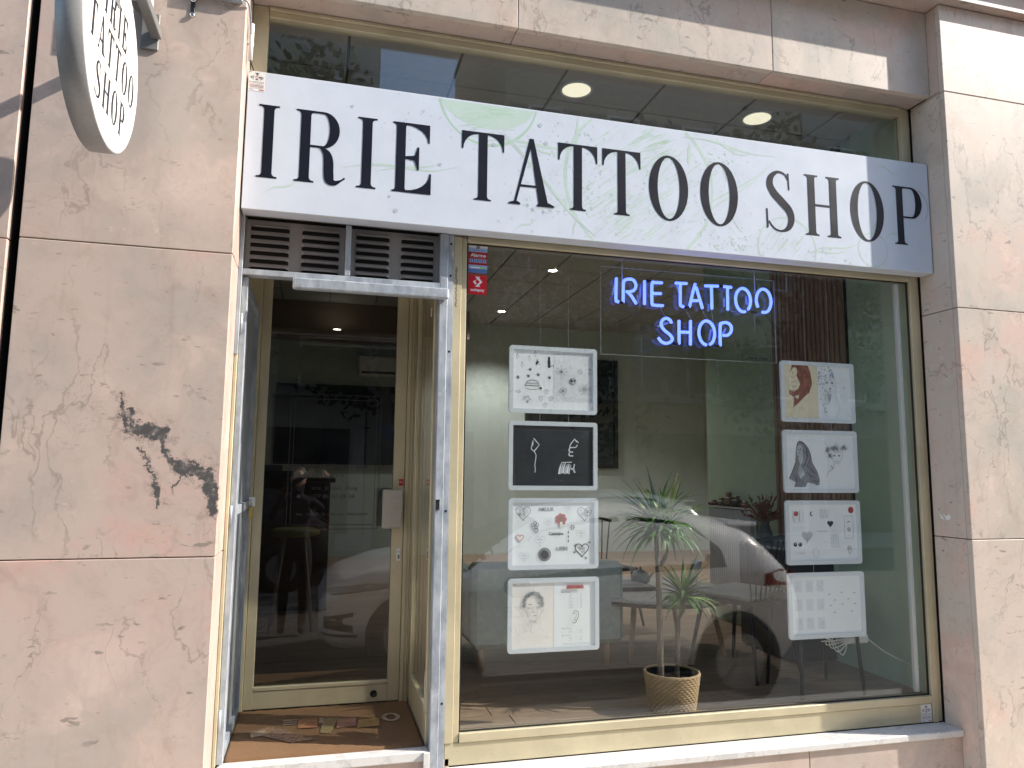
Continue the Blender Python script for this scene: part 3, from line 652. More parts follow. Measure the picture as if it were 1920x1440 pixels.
def sring(x, z, r, w, m='signgreen2', a0=0, a1=360):
    for q in range(2):
        n = 64; seg = []
        for k in range(n+1):
            a = R(a0+(a1-a0)*k/n); rr = r*(1+0.012*math.sin(a*3+q)); v = z-SZ0+rr*math.sin(a)
            if 0.004 < v < Hh-0.004: seg.append((U(x)+rr*math.cos(a), v))
            else:
                if len(seg) > 2: p.stroke(seg, w*0.95, m)
                seg = []
        if len(seg) > 2: p.stroke(seg, w*0.95, m)
        r *= 0.985
def splat(x, z, sx, sz, n, m, r0=0.0015, r1=0.006):
    for k in range(n):
        v = z-SZ0+random.gauss(0, sz); 
        if 0.01 < v < Hh-0.01: p.disc(U(x+random.gauss(0, sx)), v, random.uniform(r0, r1)*random.choice((1, 1, 0.6)), m, seg=7, jit=0.3)
def hatch(x, z, r, ang, n, m, rmin=0.25):
    for k in range(n):
        a = random.uniform(0, 6.28); q = r*random.uniform(rmin, 0.92); cx, cz = x+q*math.cos(a), z+q*math.sin(a); l = random.uniform(0.012, 0.065)
        dx, dz = l*math.cos(R(ang+random.uniform(-7, 7))), l*math.sin(R(ang+random.uniform(-7, 7)))
        v0, v1 = cz-dz-SZ0, cz+dz-SZ0
        if 0.006 < min(v0, v1) and max(v0, v1) < Hh-0.006: p.stroke([(U(cx-dx), v0), (U(cx), (v0+v1)/2+random.uniform(-.002, .002)), (U(cx+dx), v1)], random.uniform(0.0025, 0.0065), m, taper=True)
# bowl at the top edge
A_ = [(U(0.73+0.24*math.cos(R(a))), clampv(3.60-SZ0+0.165*math.sin(R(a)))) for a in range(195, 346, 6)]
p.poly(A_, 'signgreen2'); hatch(0.73, 3.55, 0.17, 12, 90, 'signgreen', 0.1); sring(0.73, 3.60, 0.245, 0.009, 'signgreen', 190, 350)
# big circle
sring(1.52, 3.245, 0.405, 0.010, 'signgreen2'); hatch(1.52, 3.25, 0.37, 38, 260, 'signgreen2', 0.2); hatch(1.40, 3.02, 0.2, 38, 60, 'signgreen2', 0.0); hatch(1.60, 3.47, 0.13, 25, 50, 'signgreen', 0.0)
sring(2.36, 2.985, 0.175, 0.007); hatch(2.36, 2.99, 0.14, 48, 36, 'signgreen2', 0.1); sring(2.90, 3.03, 0.095, 0.007); sring(2.93, 3.15, 0.022, 0.005)
sring(3.16, 3.30, 0.12, 0.006, 'signgrey', -35, 60)
for L in ((0.78, 3.43, 1.28, 2.95, 0.012), (0.80, 3.43, 1.24, 2.97, 0.008), (0.05, 3.16, 0.52, 3.235, 0.010), (0.20, 3.16, 0.58, 3.225, 0.008), (-0.28, 3.0, -0.13, 3.085, 0.008), (0.72, 3.375, 1.22, 3.40, 0.012), (0.86, 3.36, 1.10, 3.365, 0.01), (1.19, 3.56, 1.17, 3.37, 0.014), (0.93, 3.03, 1.12, 3.12, 0.007), (0.86, 2.94, 0.98, 3.02, 0.007), (1.80, 3.50, 1.79, 3.38, 0.016), (1.76, 3.53, 2.30, 3.49, 0.010), (1.90, 3.53, 2.14, 3.475, 0.012), (1.80, 3.10, 2.30, 3.46, 0.009), (1.83, 3.08, 2.26, 3.42, 0.007), (2.0, 3.16, 2.1, 3.05, 0.006), (2.5, 2.98, 2.82, 3.06, 0.008), (2.46, 2.96, 2.75, 3.02, 0.008), (2.95, 3.51, 3.1, 3.49, 0.010), (2.98, 3.10, 3.12, 3.17, 0.010), (1.16, 2.95, 1.18, 3.06, 0.008)): sline(*L)
splat(0.45, 3.40, 0.16, 0.10, 60, 'signgrey', 0.0015, 0.004); splat(1.10, 3.28, 0.12, 0.14, 170, 'signgrey', 0.001, 0.004); splat(1.25, 3.1, 0.25, 0.12, 140, 'signgreen2', 0.0015, 0.006); splat(1.95, 3.40, 0.08, 0.06, 140, 'signgreen', 0.0012, 0.004); splat(2.05, 3.0, 0.12, 0.05, 110, 'signgreen2'); splat(2.6, 2.98, 0.10, 0.04, 40, 'signgreen2'); splat(1.5, 3.2, 0.28, 0.2, 240, 'signgreen2', 0.001, 0.005)
for x, z, r in ((0.09, 3.46, .007), (0.33, 3.39, .009), (0.50, 3.23, .009), (0.30, 2.985, .010), (0.27, 3.05, .006), (0.76, 3.36, .010), (0.99, 3.49, .011), (1.02, 3.40, .011), (0.955, 3.06, .008), (0.93, 3.08, .006), (1.01, 3.05, .007), (1.13, 3.42, .008), (1.88, 3.1, .005)): p.disc(U(x), z-SZ0, r, 'signgrey', seg=12, jit=0.15)
p.done('printed_artwork', F)['kind'] = 'stuff'

def maker_sticker(x0, z0, w, h, y, label):
    t = root('maker_sticker', (x0+w/2, y, z0), label, 'sticker'); box('sticker_sheet', x0, x0+w, y-0.0006, y-0.0001, z0, z0+h, 'white', t, 0)
    q = Print((x0, y-0.0006, z0), (w, 0, 0), (0, 0, h), (0, -1, 0), 0.00002, 0.0002)
    # star-like atom mark, the name over it
    q.poly([(0.36, 0.97), (0.44, 0.89), (0.5, 0.93), (0.57, 0.89), (0.65, 0.97), (0.58, 0.83), (0.44, 0.83)], 'ink'); q.poly([(0.45, 0.81), (0.56, 0.81), (0.5, 0.75)], 'ink')
    for k in range(7): a = R(25+k*22); q.stroke([(0.5+0.30*math.cos(a), 0.62+0.16*math.sin(a)), (0.5+0.40*math.cos(a), 0.62+0.22*math.sin(a))], 0.02, 'inkgrey')
    q.ring(0.5, 0.69, 0.08, 0.03, 'inkred', ry=0.05); q.text('AT', 0.08, 0.65, 0.085, 'ink', 0.27, bold=0.02); q.text('MIC', 0.62, 0.65, 0.085, 'ink', 0.30, bold=0.02)
    for k in range(6): a = R(200+k*28); q.stroke([(0.5+0.26*math.cos(a), 0.66+0.08*math.sin(a)), (0.5+0.38*math.cos(a), 0.66+0.13*math.sin(a))], 0.025, 'ink')
    q.poly([(0.42, 0.60), (0.58, 0.60), (0.5, 0.53)], 'ink'); q.text('ENSEIGNES', 0.06, 0.40, 0.085, 'inkgrey', 0.88)
    for k, m in enumerate(('inkpale', 'inkred', 'inkgrey', 'inkpale')): q.stroke([(0.08, 0.34-k*0.065), (0.92, 0.34-k*0.065)], 0.025, m)
    q.poly([(0.04, 0.05), (0.34, 0.05), (0.34, 0.085), (0.04, 0.085)], 'palblue'); q.poly([(0.66, 0.05), (0.96, 0.05), (0.96, 0.085), (0.66, 0.085)], 'red'); q.done('printed_text', t)
maker_sticker(-0.3645, 3.472, 0.070, 0.093, SY-0.0004, 'small white maker sticker on the upper corner of the long fascia sign')
maker_sticker(3.158, 0.503, 0.066, 0.088, 0.252, 'small white maker sticker on the gold panel under the window')

# round projecting sign
PX, PY, PZ, PR = -0.739, -0.480, 3.230, 0.341
S_ = root('projecting_sign', (PX-0.03, 0, PZ-PR), 'round white projecting sign reading IRIE TATTOO SHOP on a wall bracket', 'sign')
obm('sign_drum', lathe(bmesh.new(), [(PR-0.004, -0.078), (PR, -0.076), (PR, -0.002), (PR-0.003, 0.0), (PR-0.006, 0.0), (PR-0.007, -0.0015)], (PX, PY, PZ), 72, axis='X'), 'discrim', S_)
obm('sign_face', lathe(bmesh.new(), [(PR-0.0075, -0.004), (PR-0.0075, 0.0005)], (PX, PY, PZ), 72, axis='X'), 'discface', S_)
def disc_line(txt, cz, H, xw, gap, sp):
    tot = sum(xw[c] for c in txt)+gap*(len(txt)-1); u = -tot/2
    for c in txt: letter(S_, c, (PX+0.0012, PY+u, cz-H/2), (0, 1, 0), (0, 0, 1), (1, 0, 0), xw[c], H, 'signink', s=0.0175, th=0.006, lift=0.0004); u += xw[c]+gap
XW = {'I': 0.034, 'R': 0.074, 'E': 0.060, 'T': 0.072, 'A': 0.080, 'O': 0.074, 'S': 0.060, 'H': 0.078, 'P': 0.066}
disc_line('IRIE', PZ+0.132, 0.122, XW, 0.026, 0); disc_line('TATTOO', PZ-0.018, 0.122, XW, 0.022, 0); disc_line('SHOP', PZ-0.178, 0.122, XW, 0.026, 0)
q = Print((PX+0.0005, PY, PZ), (0, 1, 0), (0, 0, 1), (1, 0, 0), 0.00001, 0.0002)
for k in range(9): a = random.uniform(-0.22, 0.2); b = random.uniform(-0.22, 0.2); q.stroke([(a, b), (a+random.uniform(-.1, .1), b+random.uniform(-.1, .1))], 0.006, 'signgreen2', taper=True)
q.ring(-0.12, 0.17, 0.05, 0.006, 'signgreen2'); q.ring(0.1, -0.2, 0.06, 0.006, 'signgreen2'); q.done('printed_artwork', S_)['kind'] = 'stuff'
box('wall_plate', -0.775, -0.706, -0.014, -0.001, 3.515, 3.675, 'greysteel', S_, 0.003)
box('bracket_arm', -0.735, -0.695, -0.54, -0.015, 3.560, 3.602, 'greysteel', S_, 0.003)
box('bracket_clamp', -0.7375, -0.7355, -0.51, -0.465, 3.40, 3.60, 'greysteel', S_, 0.0008)
# floodlight above the bracket, conduit and clip on the wall
W1 = root('wall_lamp', (-0.765, 0, 3.655), 'small grey box lamp with cream rim above the projecting sign bracket', 'lamp')
box('lamp_body', -0.80, -0.742, -0.10, -0.030, 3.660, 3.82, 'greysteel', W1, 0.004); box('lamp_rim', -0.741, -0.730, -0.105, -0.030, 3.655, 3.82, 'white', W1, 0.002); box('lamp_stay', -0.80, -0.735, -0.029, -0.001, 3.675, 3.690, 'galv', W1, 0.002)
C1 = root('cable_conduit', (-0.38, -0.02, 3.5), 'grey cable conduit curving from the wall to the fascia sign', 'conduit')
box('trunking', -0.60, -0.388, -0.030, -0.001, 3.782, 3.86, 'galv', C1, 0.004)
obm('cable', tube(bmesh.new(), smoothpath([(-0.40, -0.016, 3.795), (-0.378, -0.016, 3.797), (-0.362, -0.004, 3.78), (-0.3585, 0.05, 3.74), (-0.3575, 0.075, 3.70)], 6), 0.0045, 8), 'galv', C1)
obm('pipe_sleeve', tube(bmesh.new(), [(-0.3555, 0.09, 3.755), (-0.357, 0.09, 3.585)], 0.0095, 12), 'white', C1)
obm('cable_tail', tube(bmesh.new(), smoothpath([(-0.357, 0.09, 3.584), (-0.352, 0.10, 3.575), (-0.343, 0.15, 3.5665)], 5), 0.003, 6), 'black', C1)
obm('pipe_clip', bbox(bmesh.new(), -0.373, -0.345, 0.083, 0.099, 3.660, 3.668, 0.002), 'white', C1)
K1 = root('cable_clip', (-0.585, -0.003, 3.69), 'black cable tie clip with two pale plugs high on the marble wall', 'clip')
box('clip_strap', -0.594, -0.577, -0.006, -0.001, 3.695, 3.78, 'black', K1, 0.001)
for z in (3.697, 3.765): obm('wall_plug', lathe(bmesh.new(), [(0.011, 0.0), (0.011, -0.006), (0.005, -0.009)], (-0.585, -0.0062, z), 12, axis='Y'), 'chrome', K1)

# stickers on the glass and frame
A1 = root('alarm_sticker', (0.717, 0.27, 2.757), 'red white and blue alarm sticker in the top corner of the window', 'sticker')
box('sticker_sheet', 0.670, 0.764, 0.2700, 0.2712, 2.757, 2.902, 'darkred', A1, 0)
q = Print((0.670, 0.2700, 2.757), (0.094, 0, 0), (0, 0, 0.145), (0, -1, 0), 0.00002, 0.0003)
q.poly([(0, 0.74), (1, 0.74), (1, 1), (0, 1)], 'white'); q.poly([(0, 0.74), (1, 0.74), (1, 0.88), (0, 0.88)], 'palblue'); q.disc(0.5, 0.90, 0.11, 'inkgrey', ry=0.075); q.text('VERISURE', 0.2, 0.765, 0.055, 'blue', 0.62, bold=0.01)
q.text('Alarme', 0.10, 0.575, 0.115, 'chalk', 0.82, bold=0.03); q.stroke([(0.1, 0.535), (0.9, 0.535)], 0.02, 'inkred')
for k in range(4): q.poly([(0.05+k*0.235, 0.37), (0.24+k*0.235, 0.37), (0.24+k*0.235, 0.50), (0.05+k*0.235, 0.50)], 'palblue'); q.disc(0.145+k*0.235, 0.435, 0.05, 'blue', seg=6)
q.poly([(0, 0.02), (1, 0.02), (1, 0.29), (0, 0.29)], 'blue'); q.poly([(0, 0.16), (1, 0.16), (1, 0.29), (0, 0.29)], 'palblue'); q.stroke([(0.1, 0.2), (0.6, 0.2)], 0.05, 'chalk'); q.stroke([(0.6, 0.2), (0.88, 0.2)], 0.05, 'ltgreen'); q.done('printed_text', A1)
A2 = root('payment_sticker', (0.717, 0.27, 2.655), 'red satispay payment sticker on the window below the alarm sticker', 'sticker')
box('sticker_sheet', 0.671, 0.763, 0.2700, 0.2712, 2.653, 2.749, 'red', A2, 0)
q = Print((0.671, 0.2700, 2.653), (0.092, 0, 0), (0, 0, 0.096), (0, -1, 0), 0.00002, 0.0003)
q.poly([(0.36, 0.92), (0.50, 0.92), (0.76, 0.66), (0.50, 0.40), (0.36, 0.40), (0.62, 0.66)], 'chalk'); q.poly([(0.64, 0.92), (0.55, 0.92), (0.44, 0.80), (0.50, 0.75)], 'chalk'); q.poly([(0.36, 0.72), (0.24, 0.66), (0.36, 0.52), (0.46, 0.55), (0.37, 0.66), (0.44, 0.76)], 'chalk'); q.poly([(0.50, 0.40), (0.64, 0.40), (0.56, 0.50)], 'chalk')
q.text('satispay', 0.12, 0.17, 0.15, 'chalk', 0.76, bold=0.02); q.done('printed_text', A2)
for x0, z0, lab, y in ((0.4365, 1.720, 'tiny red sticker on the door frame above the push plate', DY-0.0005),):
    t = root('warning_sticker', (x0+0.012, y, z0), lab, 'sticker'); box('sticker_sheet', x0, x0+0.025, y-0.0008, y-0.0002, z0, z0+0.036, 'darkred', t, 0)
    q = Print((x0, y-0.0008, z0), (0.025, 0, 0), (0, 0, 0.036), (0, -1, 0), 0.00002, 0.0002); q.stroke([(0.12, 0.5), (0.88, 0.5)], 0.08, 'chalk'); q.stroke([(0.2, 0.75), (0.8, 0.75)], 0.1, 'inkred'); q.done('printed_text', t)
t = root('paper_tag', (0.5145, 0.40, 2.56), 'small blank white paper tag high on the side of the doorway', 'tag'); box('tag_sheet', 0.5130, 0.5140, 0.375, 0.41, 2.555, 2.60, 'white', t, 0)
t = root('stone_sticker', (3.2990, 0.148, 1.58), 'torn white sticker on the shaded marble reveal', 'sticker'); q = Print((3.2998, 0.10, 1.563), (0, 0.1, 0), (0, 0, 0.04), (-1, 0, 0), 0.0001, 0.0006); q.poly([(0.3, 0.2), (0.55, 0.1), (0.62, 0.5), (0.8, 0.8), (0.5, 0.6), (0.35, 0.9), (0.25, 0.6)], 'white'); q.poly([(0.68, 0.15), (0.9, 0.25), (0.98, 0.95), (0.8, 0.5)], 'white'); q.done('sticker_scrap', t)
t = root('pen_scrawl', (0.612, 0.244, 2.58), 'black pen scrawl running up the gold window mullion', 'graffiti'); q = Print((0.605, 0.2449, 2.578), (1, 0, 0), (0, 0, 1), (0, -1, 0), 0.00002, 0.0003)
for k in range(26): v = k*0.0075; q.stroke([(0.001+random.uniform(-.004, .004), v), (0.004+random.uniform(-.003, .006), v+0.004), (random.uniform(-.004, .004), v+0.009)], 0.0022, 'ink')
q.done('pen_strokes', t)
t = root('oval_sticker', (0.5145, 0.30, 0.735), 'pale oval sticker low on the glazed side of the doorway', 'sticker'); q = Print((0.5232, 0.345, 0.81), (0, 1, 0), (0, 0, 1), (-1, 0, 0), 0.0001, 0.0006); q.disc(0.03, 0.0, 0.035, 'white', ry=0.075, seg=24); q.ring(0.03, 0.0, 0.029, 0.003, 'inkpale', ry=0.066); q.done('sticker_sheet', t)
# vinyl lettering on the door glass
t = root('door_lettering', (0.09, DY+0.018, 1.487), 'black vinyl lettering and double border on the door glass', 'lettering')
q = Print((0, DY+0.0175, 0), (1, 0, 0), (0, 0, 1), (0, -1, 0), 0.00001, 0.0004)
for (a, b, c_, d_) in ((-0.148, 0.329, 1.487, 2.207), (-0.128, 0.307, 1.511, 2.182)):
    for pts in (((a, c_), (b, c_)), ((a, d_), (b, d_)), ((a, c_), (a, d_)), ((b, c_), (b, d_))): q.stroke(pts, 0.003, 'ink')
def scribble_line(x0, x1, z, h):
    x = x0
    while x < x1:
        w = random.uniform(0.006, 0.012); q.stroke([(x, z), (x, z+h*random.choice((0.65, 1.0)))], 0.003, 'ink')
        if random.random() < 0.8: q.stroke([(x, z+h*0.6), (x+w*0.7, z+h*0.55), (x+w*0.75, z)], 0.0025, 'ink')
        x += w*1.35 if random.random() < 0.85 else 0.028
scribble_line(-0.084, 0.26, 1.812, 0.024); scribble_line(-0.09, 0.02, 1.762, 0.024); scribble_line(0.04, 0.135, 1.762, 0.024); scribble_line(-0.095, 0.265, 1.560, 0.014)
q.text('@', -0.1, 1.695, 0.022, 'ink', 0.03); q.text('irie_tattoo_shop', -0.021, 1.695, 0.022, 'ink', 0.237); q.text('07 86 62 08 34', -0.009, 1.650, 0.022, 'ink', 0.21); q.disc(-0.09, 1.66, 0.010, 'ink')
q.done('vinyl_letters', t)

# ================================================================== NEON SIGN
NY = 0.378; TY = 0.362
NS = root('neon_sign', (1.925, NY, 2.415), 'blue neon sign reading IRIE TATTOO SHOP on clear acrylic', 'neon sign')
box('acrylic_panel', 1.404, 2.444, NY+0.012, NY+0.018, 2.416, 2.883, 'acrylclear', NS, 0)
e = bmesh.new()
bbox(e, 1.402, 1.4038, NY+0.011, NY+0.019, 2.414, 2.885); bbox(e, 2.4442, 2.446, NY+0.011, NY+0.019, 2.414, 2.885); bbox(e, 1.404, 2.444, NY+0.011, NY+0.019, 2.8832, 2.885); bbox(e, 1.404, 2.444, NY+0.011, NY+0.019, 2.414, 2.4158)
obm('panel_edge', e, 'acryledge', NS)
def oval(cx, cz, rx, rz, a0, a1): return [(cx+rx*math.cos(R(a0+(a1-a0)*k/20)), cz+rz*math.sin(R(a0+(a1-a0)*k/20))) for k in range(21)]
TUBES = [[(1.480, 2.818), (1.477, 2.705), (1.484, 2.694), (1.493, 2.690)], [(1.518, 2.690), (1.520, 2.791), (1.528, 2.810), (1.550, 2.818), (1.577, 2.814), (1.591, 2.789), (1.582, 2.762), (1.556, 2.750), (1.536, 2.749)], [(1.549, 2.743), (1.565, 2.728), (1.592, 2.688)], [(1.641, 2.815), (1.639, 2.688)],
 [(1.743, 2.812), (1.700, 2.811), (1.684, 2.802), (1.682, 2.700), (1.692, 2.688), (1.747, 2.688)], [(1.736, 2.753), (1.692, 2.751)], [(1.850, 2.806), (1.848, 2.707), (1.854, 2.694), (1.867, 2.690)], [(1.821, 2.817), (1.889, 2.819)], [(1.938, 2.822), (1.919, 2.758), (1.902, 2.692)], [(1.944, 2.804), (1.979, 2.689)], [(1.920, 2.728), (1.952, 2.729)],
 [(2.036, 2.806), (2.036, 2.690)], [(1.997, 2.815), (2.077, 2.819)], [(2.134, 2.808), (2.132, 2.691)], [(2.105, 2.820), (2.158, 2.818)], oval(2.228, 2.752, 0.046, 0.066, -50, 285), oval(2.357, 2.757, 0.046, 0.066, -105, 215),
 [(1.793, 2.597), (1.785, 2.612), (1.763, 2.621), (1.740, 2.607), (1.734, 2.581), (1.751, 2.556), (1.783, 2.533), (1.797, 2.510), (1.783, 2.492), (1.755, 2.485), (1.730, 2.496), (1.717, 2.513)], [(1.838, 2.613), (1.837, 2.487)], [(1.846, 2.551), (1.897, 2.552)], [(1.906, 2.616), (1.903, 2.485)], oval(2.002, 2.555, 0.047, 0.066, -70, 265), [(2.081, 2.490), (2.083, 2.599), (2.095, 2.615), (2.126, 2.619), (2.150, 2.600), (2.147, 2.569), (2.127, 2.550), (2.100, 2.548)]]
for pts in TUBES:
    pp = smoothpath([(a, TY, b) for a, b in pts], 4) if len(pts) > 3 else [Vector((a, TY, b)) for a, b in pts]
    d0 = (pp[1]-pp[0]).normalized(); d1 = (pp[-1]-pp[-2]).normalized()
    pp = [pp[0]-d0*0.003]+pp+[pp[-1]+d1*0.003]; rr = [0.0052]+[0.0082]*(len(pp)-2)+[0.0045]
    obm('glass_tube', tube(bmesh.new(), pp, rr, 9), 'neon', NS)
for x, z in ((1.505, 2.689), (1.662, 2.816), (1.884, 2.689), (2.092, 2.820), (2.292, 2.689), (1.815, 2.487), (2.060, 2.488)): obm('tube_joint', tube(bmesh.new(), [(x-0.013, TY, z), (x+0.013, TY, z)], 0.0078, 8), 'black', NS)
for (x, z, dx, dz) in ((1.474, 2.79, -0.012, -0.06), (1.606, 2.74, 0.004, -0.04), (1.625, 2.80, -0.008, -0.08), (1.834, 2.81, 0.02, -0.05), (2.022, 2.72, 0, -0.04), (2.118, 2.76, 0, -0.05), (2.255, 2.78, 0.004, -0.05), (2.318, 2.80, 0.002, -0.06), (1.78, 2.60, -0.06, -0.024), (1.915, 2.60, 0, -0.05), (2.035, 2.58, -0.012, -0.06), (2.125, 2.59, -0.02, -0.03)):
    obm('electrode', tube(bmesh.new(), [(x, TY+0.014, z), (x+dx, TY+0.014, z+dz)], 0.0055, 8), 'neonoff', NS)
for a, b, c in (((1.735, 2.68), (1.75, 2.65), (1.765, 2.625)), ((1.885, 2.68), (1.90, 2.65), (1.92, 2.615)), ((1.98, 2.685), (2.01, 2.64), (2.04, 2.60)), ((2.037, 2.685), (2.045, 2.64), (2.052, 2.60)), ((2.14, 2.69), (2.17, 2.685), (2.2, 2.69)), ((2.30, 2.68), (2.302, 2.63), (2.304, 2.58))):
    obm('lead', tube(bmesh.new(), [(p_[0], TY+0.010, p_[1]) for p_ in (a, b, c)], 0.0012, 5), 'wire', NS)
for x in (1.523, 2.318): obm('hanging_cord', tube(bmesh.new(), [(x, NY+0.008, 2.80), (x-0.003, NY+0.008, 3.2)], 0.0030, 6), 'wire', NS)
mk = box('maker_label', 2.233, 2.408, NY+0.0105, NY+0.0115, 2.414, 2.456, 'acrylclear', NS, 0)
q = Print((2.233, NY+0.0100, 2.414), (0.175, 0, 0), (0, 0, 0.042), (0, -1, 0), 0.00002, 0.0002)
for pts in (((0, 0.02), (1, 0.02)), ((0, 0.98), (1, 0.98)), ((0, 0), (0, 1)), ((1, 0), (1, 1))): q.stroke(pts, 0.02, 'ink')
q.text('Atomic', 0.18, 0.42, 0.34, 'ink', 0.34, bold=0.02); q.text('Neon', 0.60, 0.42, 0.34, 'ink', 0.28, bold=0.02); q.stroke([(0.06, 0.3), (0.94, 0.3)], 0.05, 'ink'); q.done('printed_text', NS)

# ================================================================== HANGING PICTURE FRAMES
def rrect(w, h, r, n=5):
    P = []
    for cx, cz, a in ((w-r, h-r, 0), (r, h-r, 90), (r, r, 180), (w-r, r, 270)):
        for k in range(n+1): t_ = R(a+90*k/n); P.append((cx+r*math.cos(t_), cz+r*math.sin(t_)))
    return P
FY = 0.340
def picture(x0, z0, w, h, label, paper, draw, wires, papers=None, yaw_=0.0, tilt=0.0):
    t = root('picture_frame', (x0+w/2, FY, z0), label, 'picture frame', 'picture frames hung on wires in the window')
    bm = bmesh.new(); O = rrect(w, h, 0.016); m = 0.021; I = [(m, m), (w-m, m), (w-m, h-m), (m, h-m)]
    # border: rounded outer edge, square window inside, 12 mm deep
    n = len(O); k = n//4; ys = (FY-0.004, FY+0.010)
    for y_ in ys: pass
    of = [bm.verts.new((x0+a, ys[0], z0+b)) for a, b in O]; ob = [bm.verts.new((x0+a, ys[1], z0+b)) for a, b in O]
    inn = [I[2], I[3], I[0], I[1]]; fi = [bm.verts.new((x0+a, ys[0], z0+b)) for a, b in inn]; bi = [bm.verts.new((x0+a, FY+0.0045, z0+b)) for a, b in inn]
    for i in range(n): bm.faces.new((of[i], of[(i+1) % n], ob[(i+1) % n], ob[i]))
    for c in range(4):
        for i in range(k-1): bm.faces.new((of[c*k+i], of[c*k+i+1], fi[c]))
        c2 = (c+1) % 4; bm.faces.new((of[c*k+k-1], of[(c2*k) % n], fi[c2], fi[c])); bm.faces.new((fi[c], fi[c2], bi[c2], bi[c]))
    bm.faces.new(ob); obm('frame_border', bm, 'acryl', t)
    ps = papers or [(0, 1, paper)]; iw, ih = w-2*m, h-2*m
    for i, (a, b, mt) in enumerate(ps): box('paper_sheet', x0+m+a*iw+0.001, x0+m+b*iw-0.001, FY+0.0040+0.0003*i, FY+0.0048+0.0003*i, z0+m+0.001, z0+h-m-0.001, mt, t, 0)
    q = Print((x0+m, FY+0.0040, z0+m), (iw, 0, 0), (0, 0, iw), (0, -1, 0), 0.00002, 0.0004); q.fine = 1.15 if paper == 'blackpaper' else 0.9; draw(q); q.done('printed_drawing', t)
    for wx in (0.16, 0.31): obm('hanging_wire', tube(bmesh.new(), [(x0+wx*w/0.463, FY+0.003, z0+h), (x0+wx*w/0.463, FY+0.003, z0+h+wires)], 0.0009, 5), 'wire', t)
    if abs(tilt) > 0: t.rotation_euler = (0, R(tilt), 0)
AR = 0.71
def heart(q, u, v, r, m, w=0.006, fill=None, fl=0):
    P = [(u+r*1.05*0.0625*(16*math.sin(a)**3), v+r*0.066*(13*math.cos(a)-5*math.cos(2*a)-2*math.cos(3*a)-math.cos(4*a))) for a in [2*math.pi*k/26 for k in range(27)]]
    if fill: q.poly(P[:-1], fill)
    if w: q.stroke(P, w, m)
    for k in range(fl):
        a, b = u+random.uniform(-.55, .55)*r, v+random.uniform(-.4, .5)*r; q.ring(a, b, r*random.uniform(.10, .20), 0.003, m, seg=7)
def flower(q, u, v, r, m, n=5, w=0.005):
    for k in range(n): a = 2*math.pi*k/n+0.3; q.ring(u+r*0.55*math.cos(a), v+r*0.55*math.sin(a), r*0.40, w, m, seg=9)
    q.disc(u, v, r*0.18, m, seg=6)
def star(q, u, v, r, m, n=8):
    for k in range(n): a = 2*math.pi*k/n; q.stroke([(u+r*0.18*math.cos(a), v+r*0.18*math.sin(a)), (u+r*math.cos(a), v+r*math.sin(a)*(1 if k % 2 == 0 else 0.7))], 0.004, m)
    q.ring(u, v, r*0.16, 0.005, m, seg=10)
def face(q, u, v, r):
    heart(q, u, v, r, 'inkpale', 0.004); q.stroke([(u-r*.45, v+r*.2), (u-r*.12, v+r*.12)], 0.006, 'ink'); q.stroke([(u+r*.45, v+r*.2), (u+r*.12, v+r*.12)], 0.006, 'ink'); q.disc(u, v-r*.4, r*.10, 'ink', seg=6)
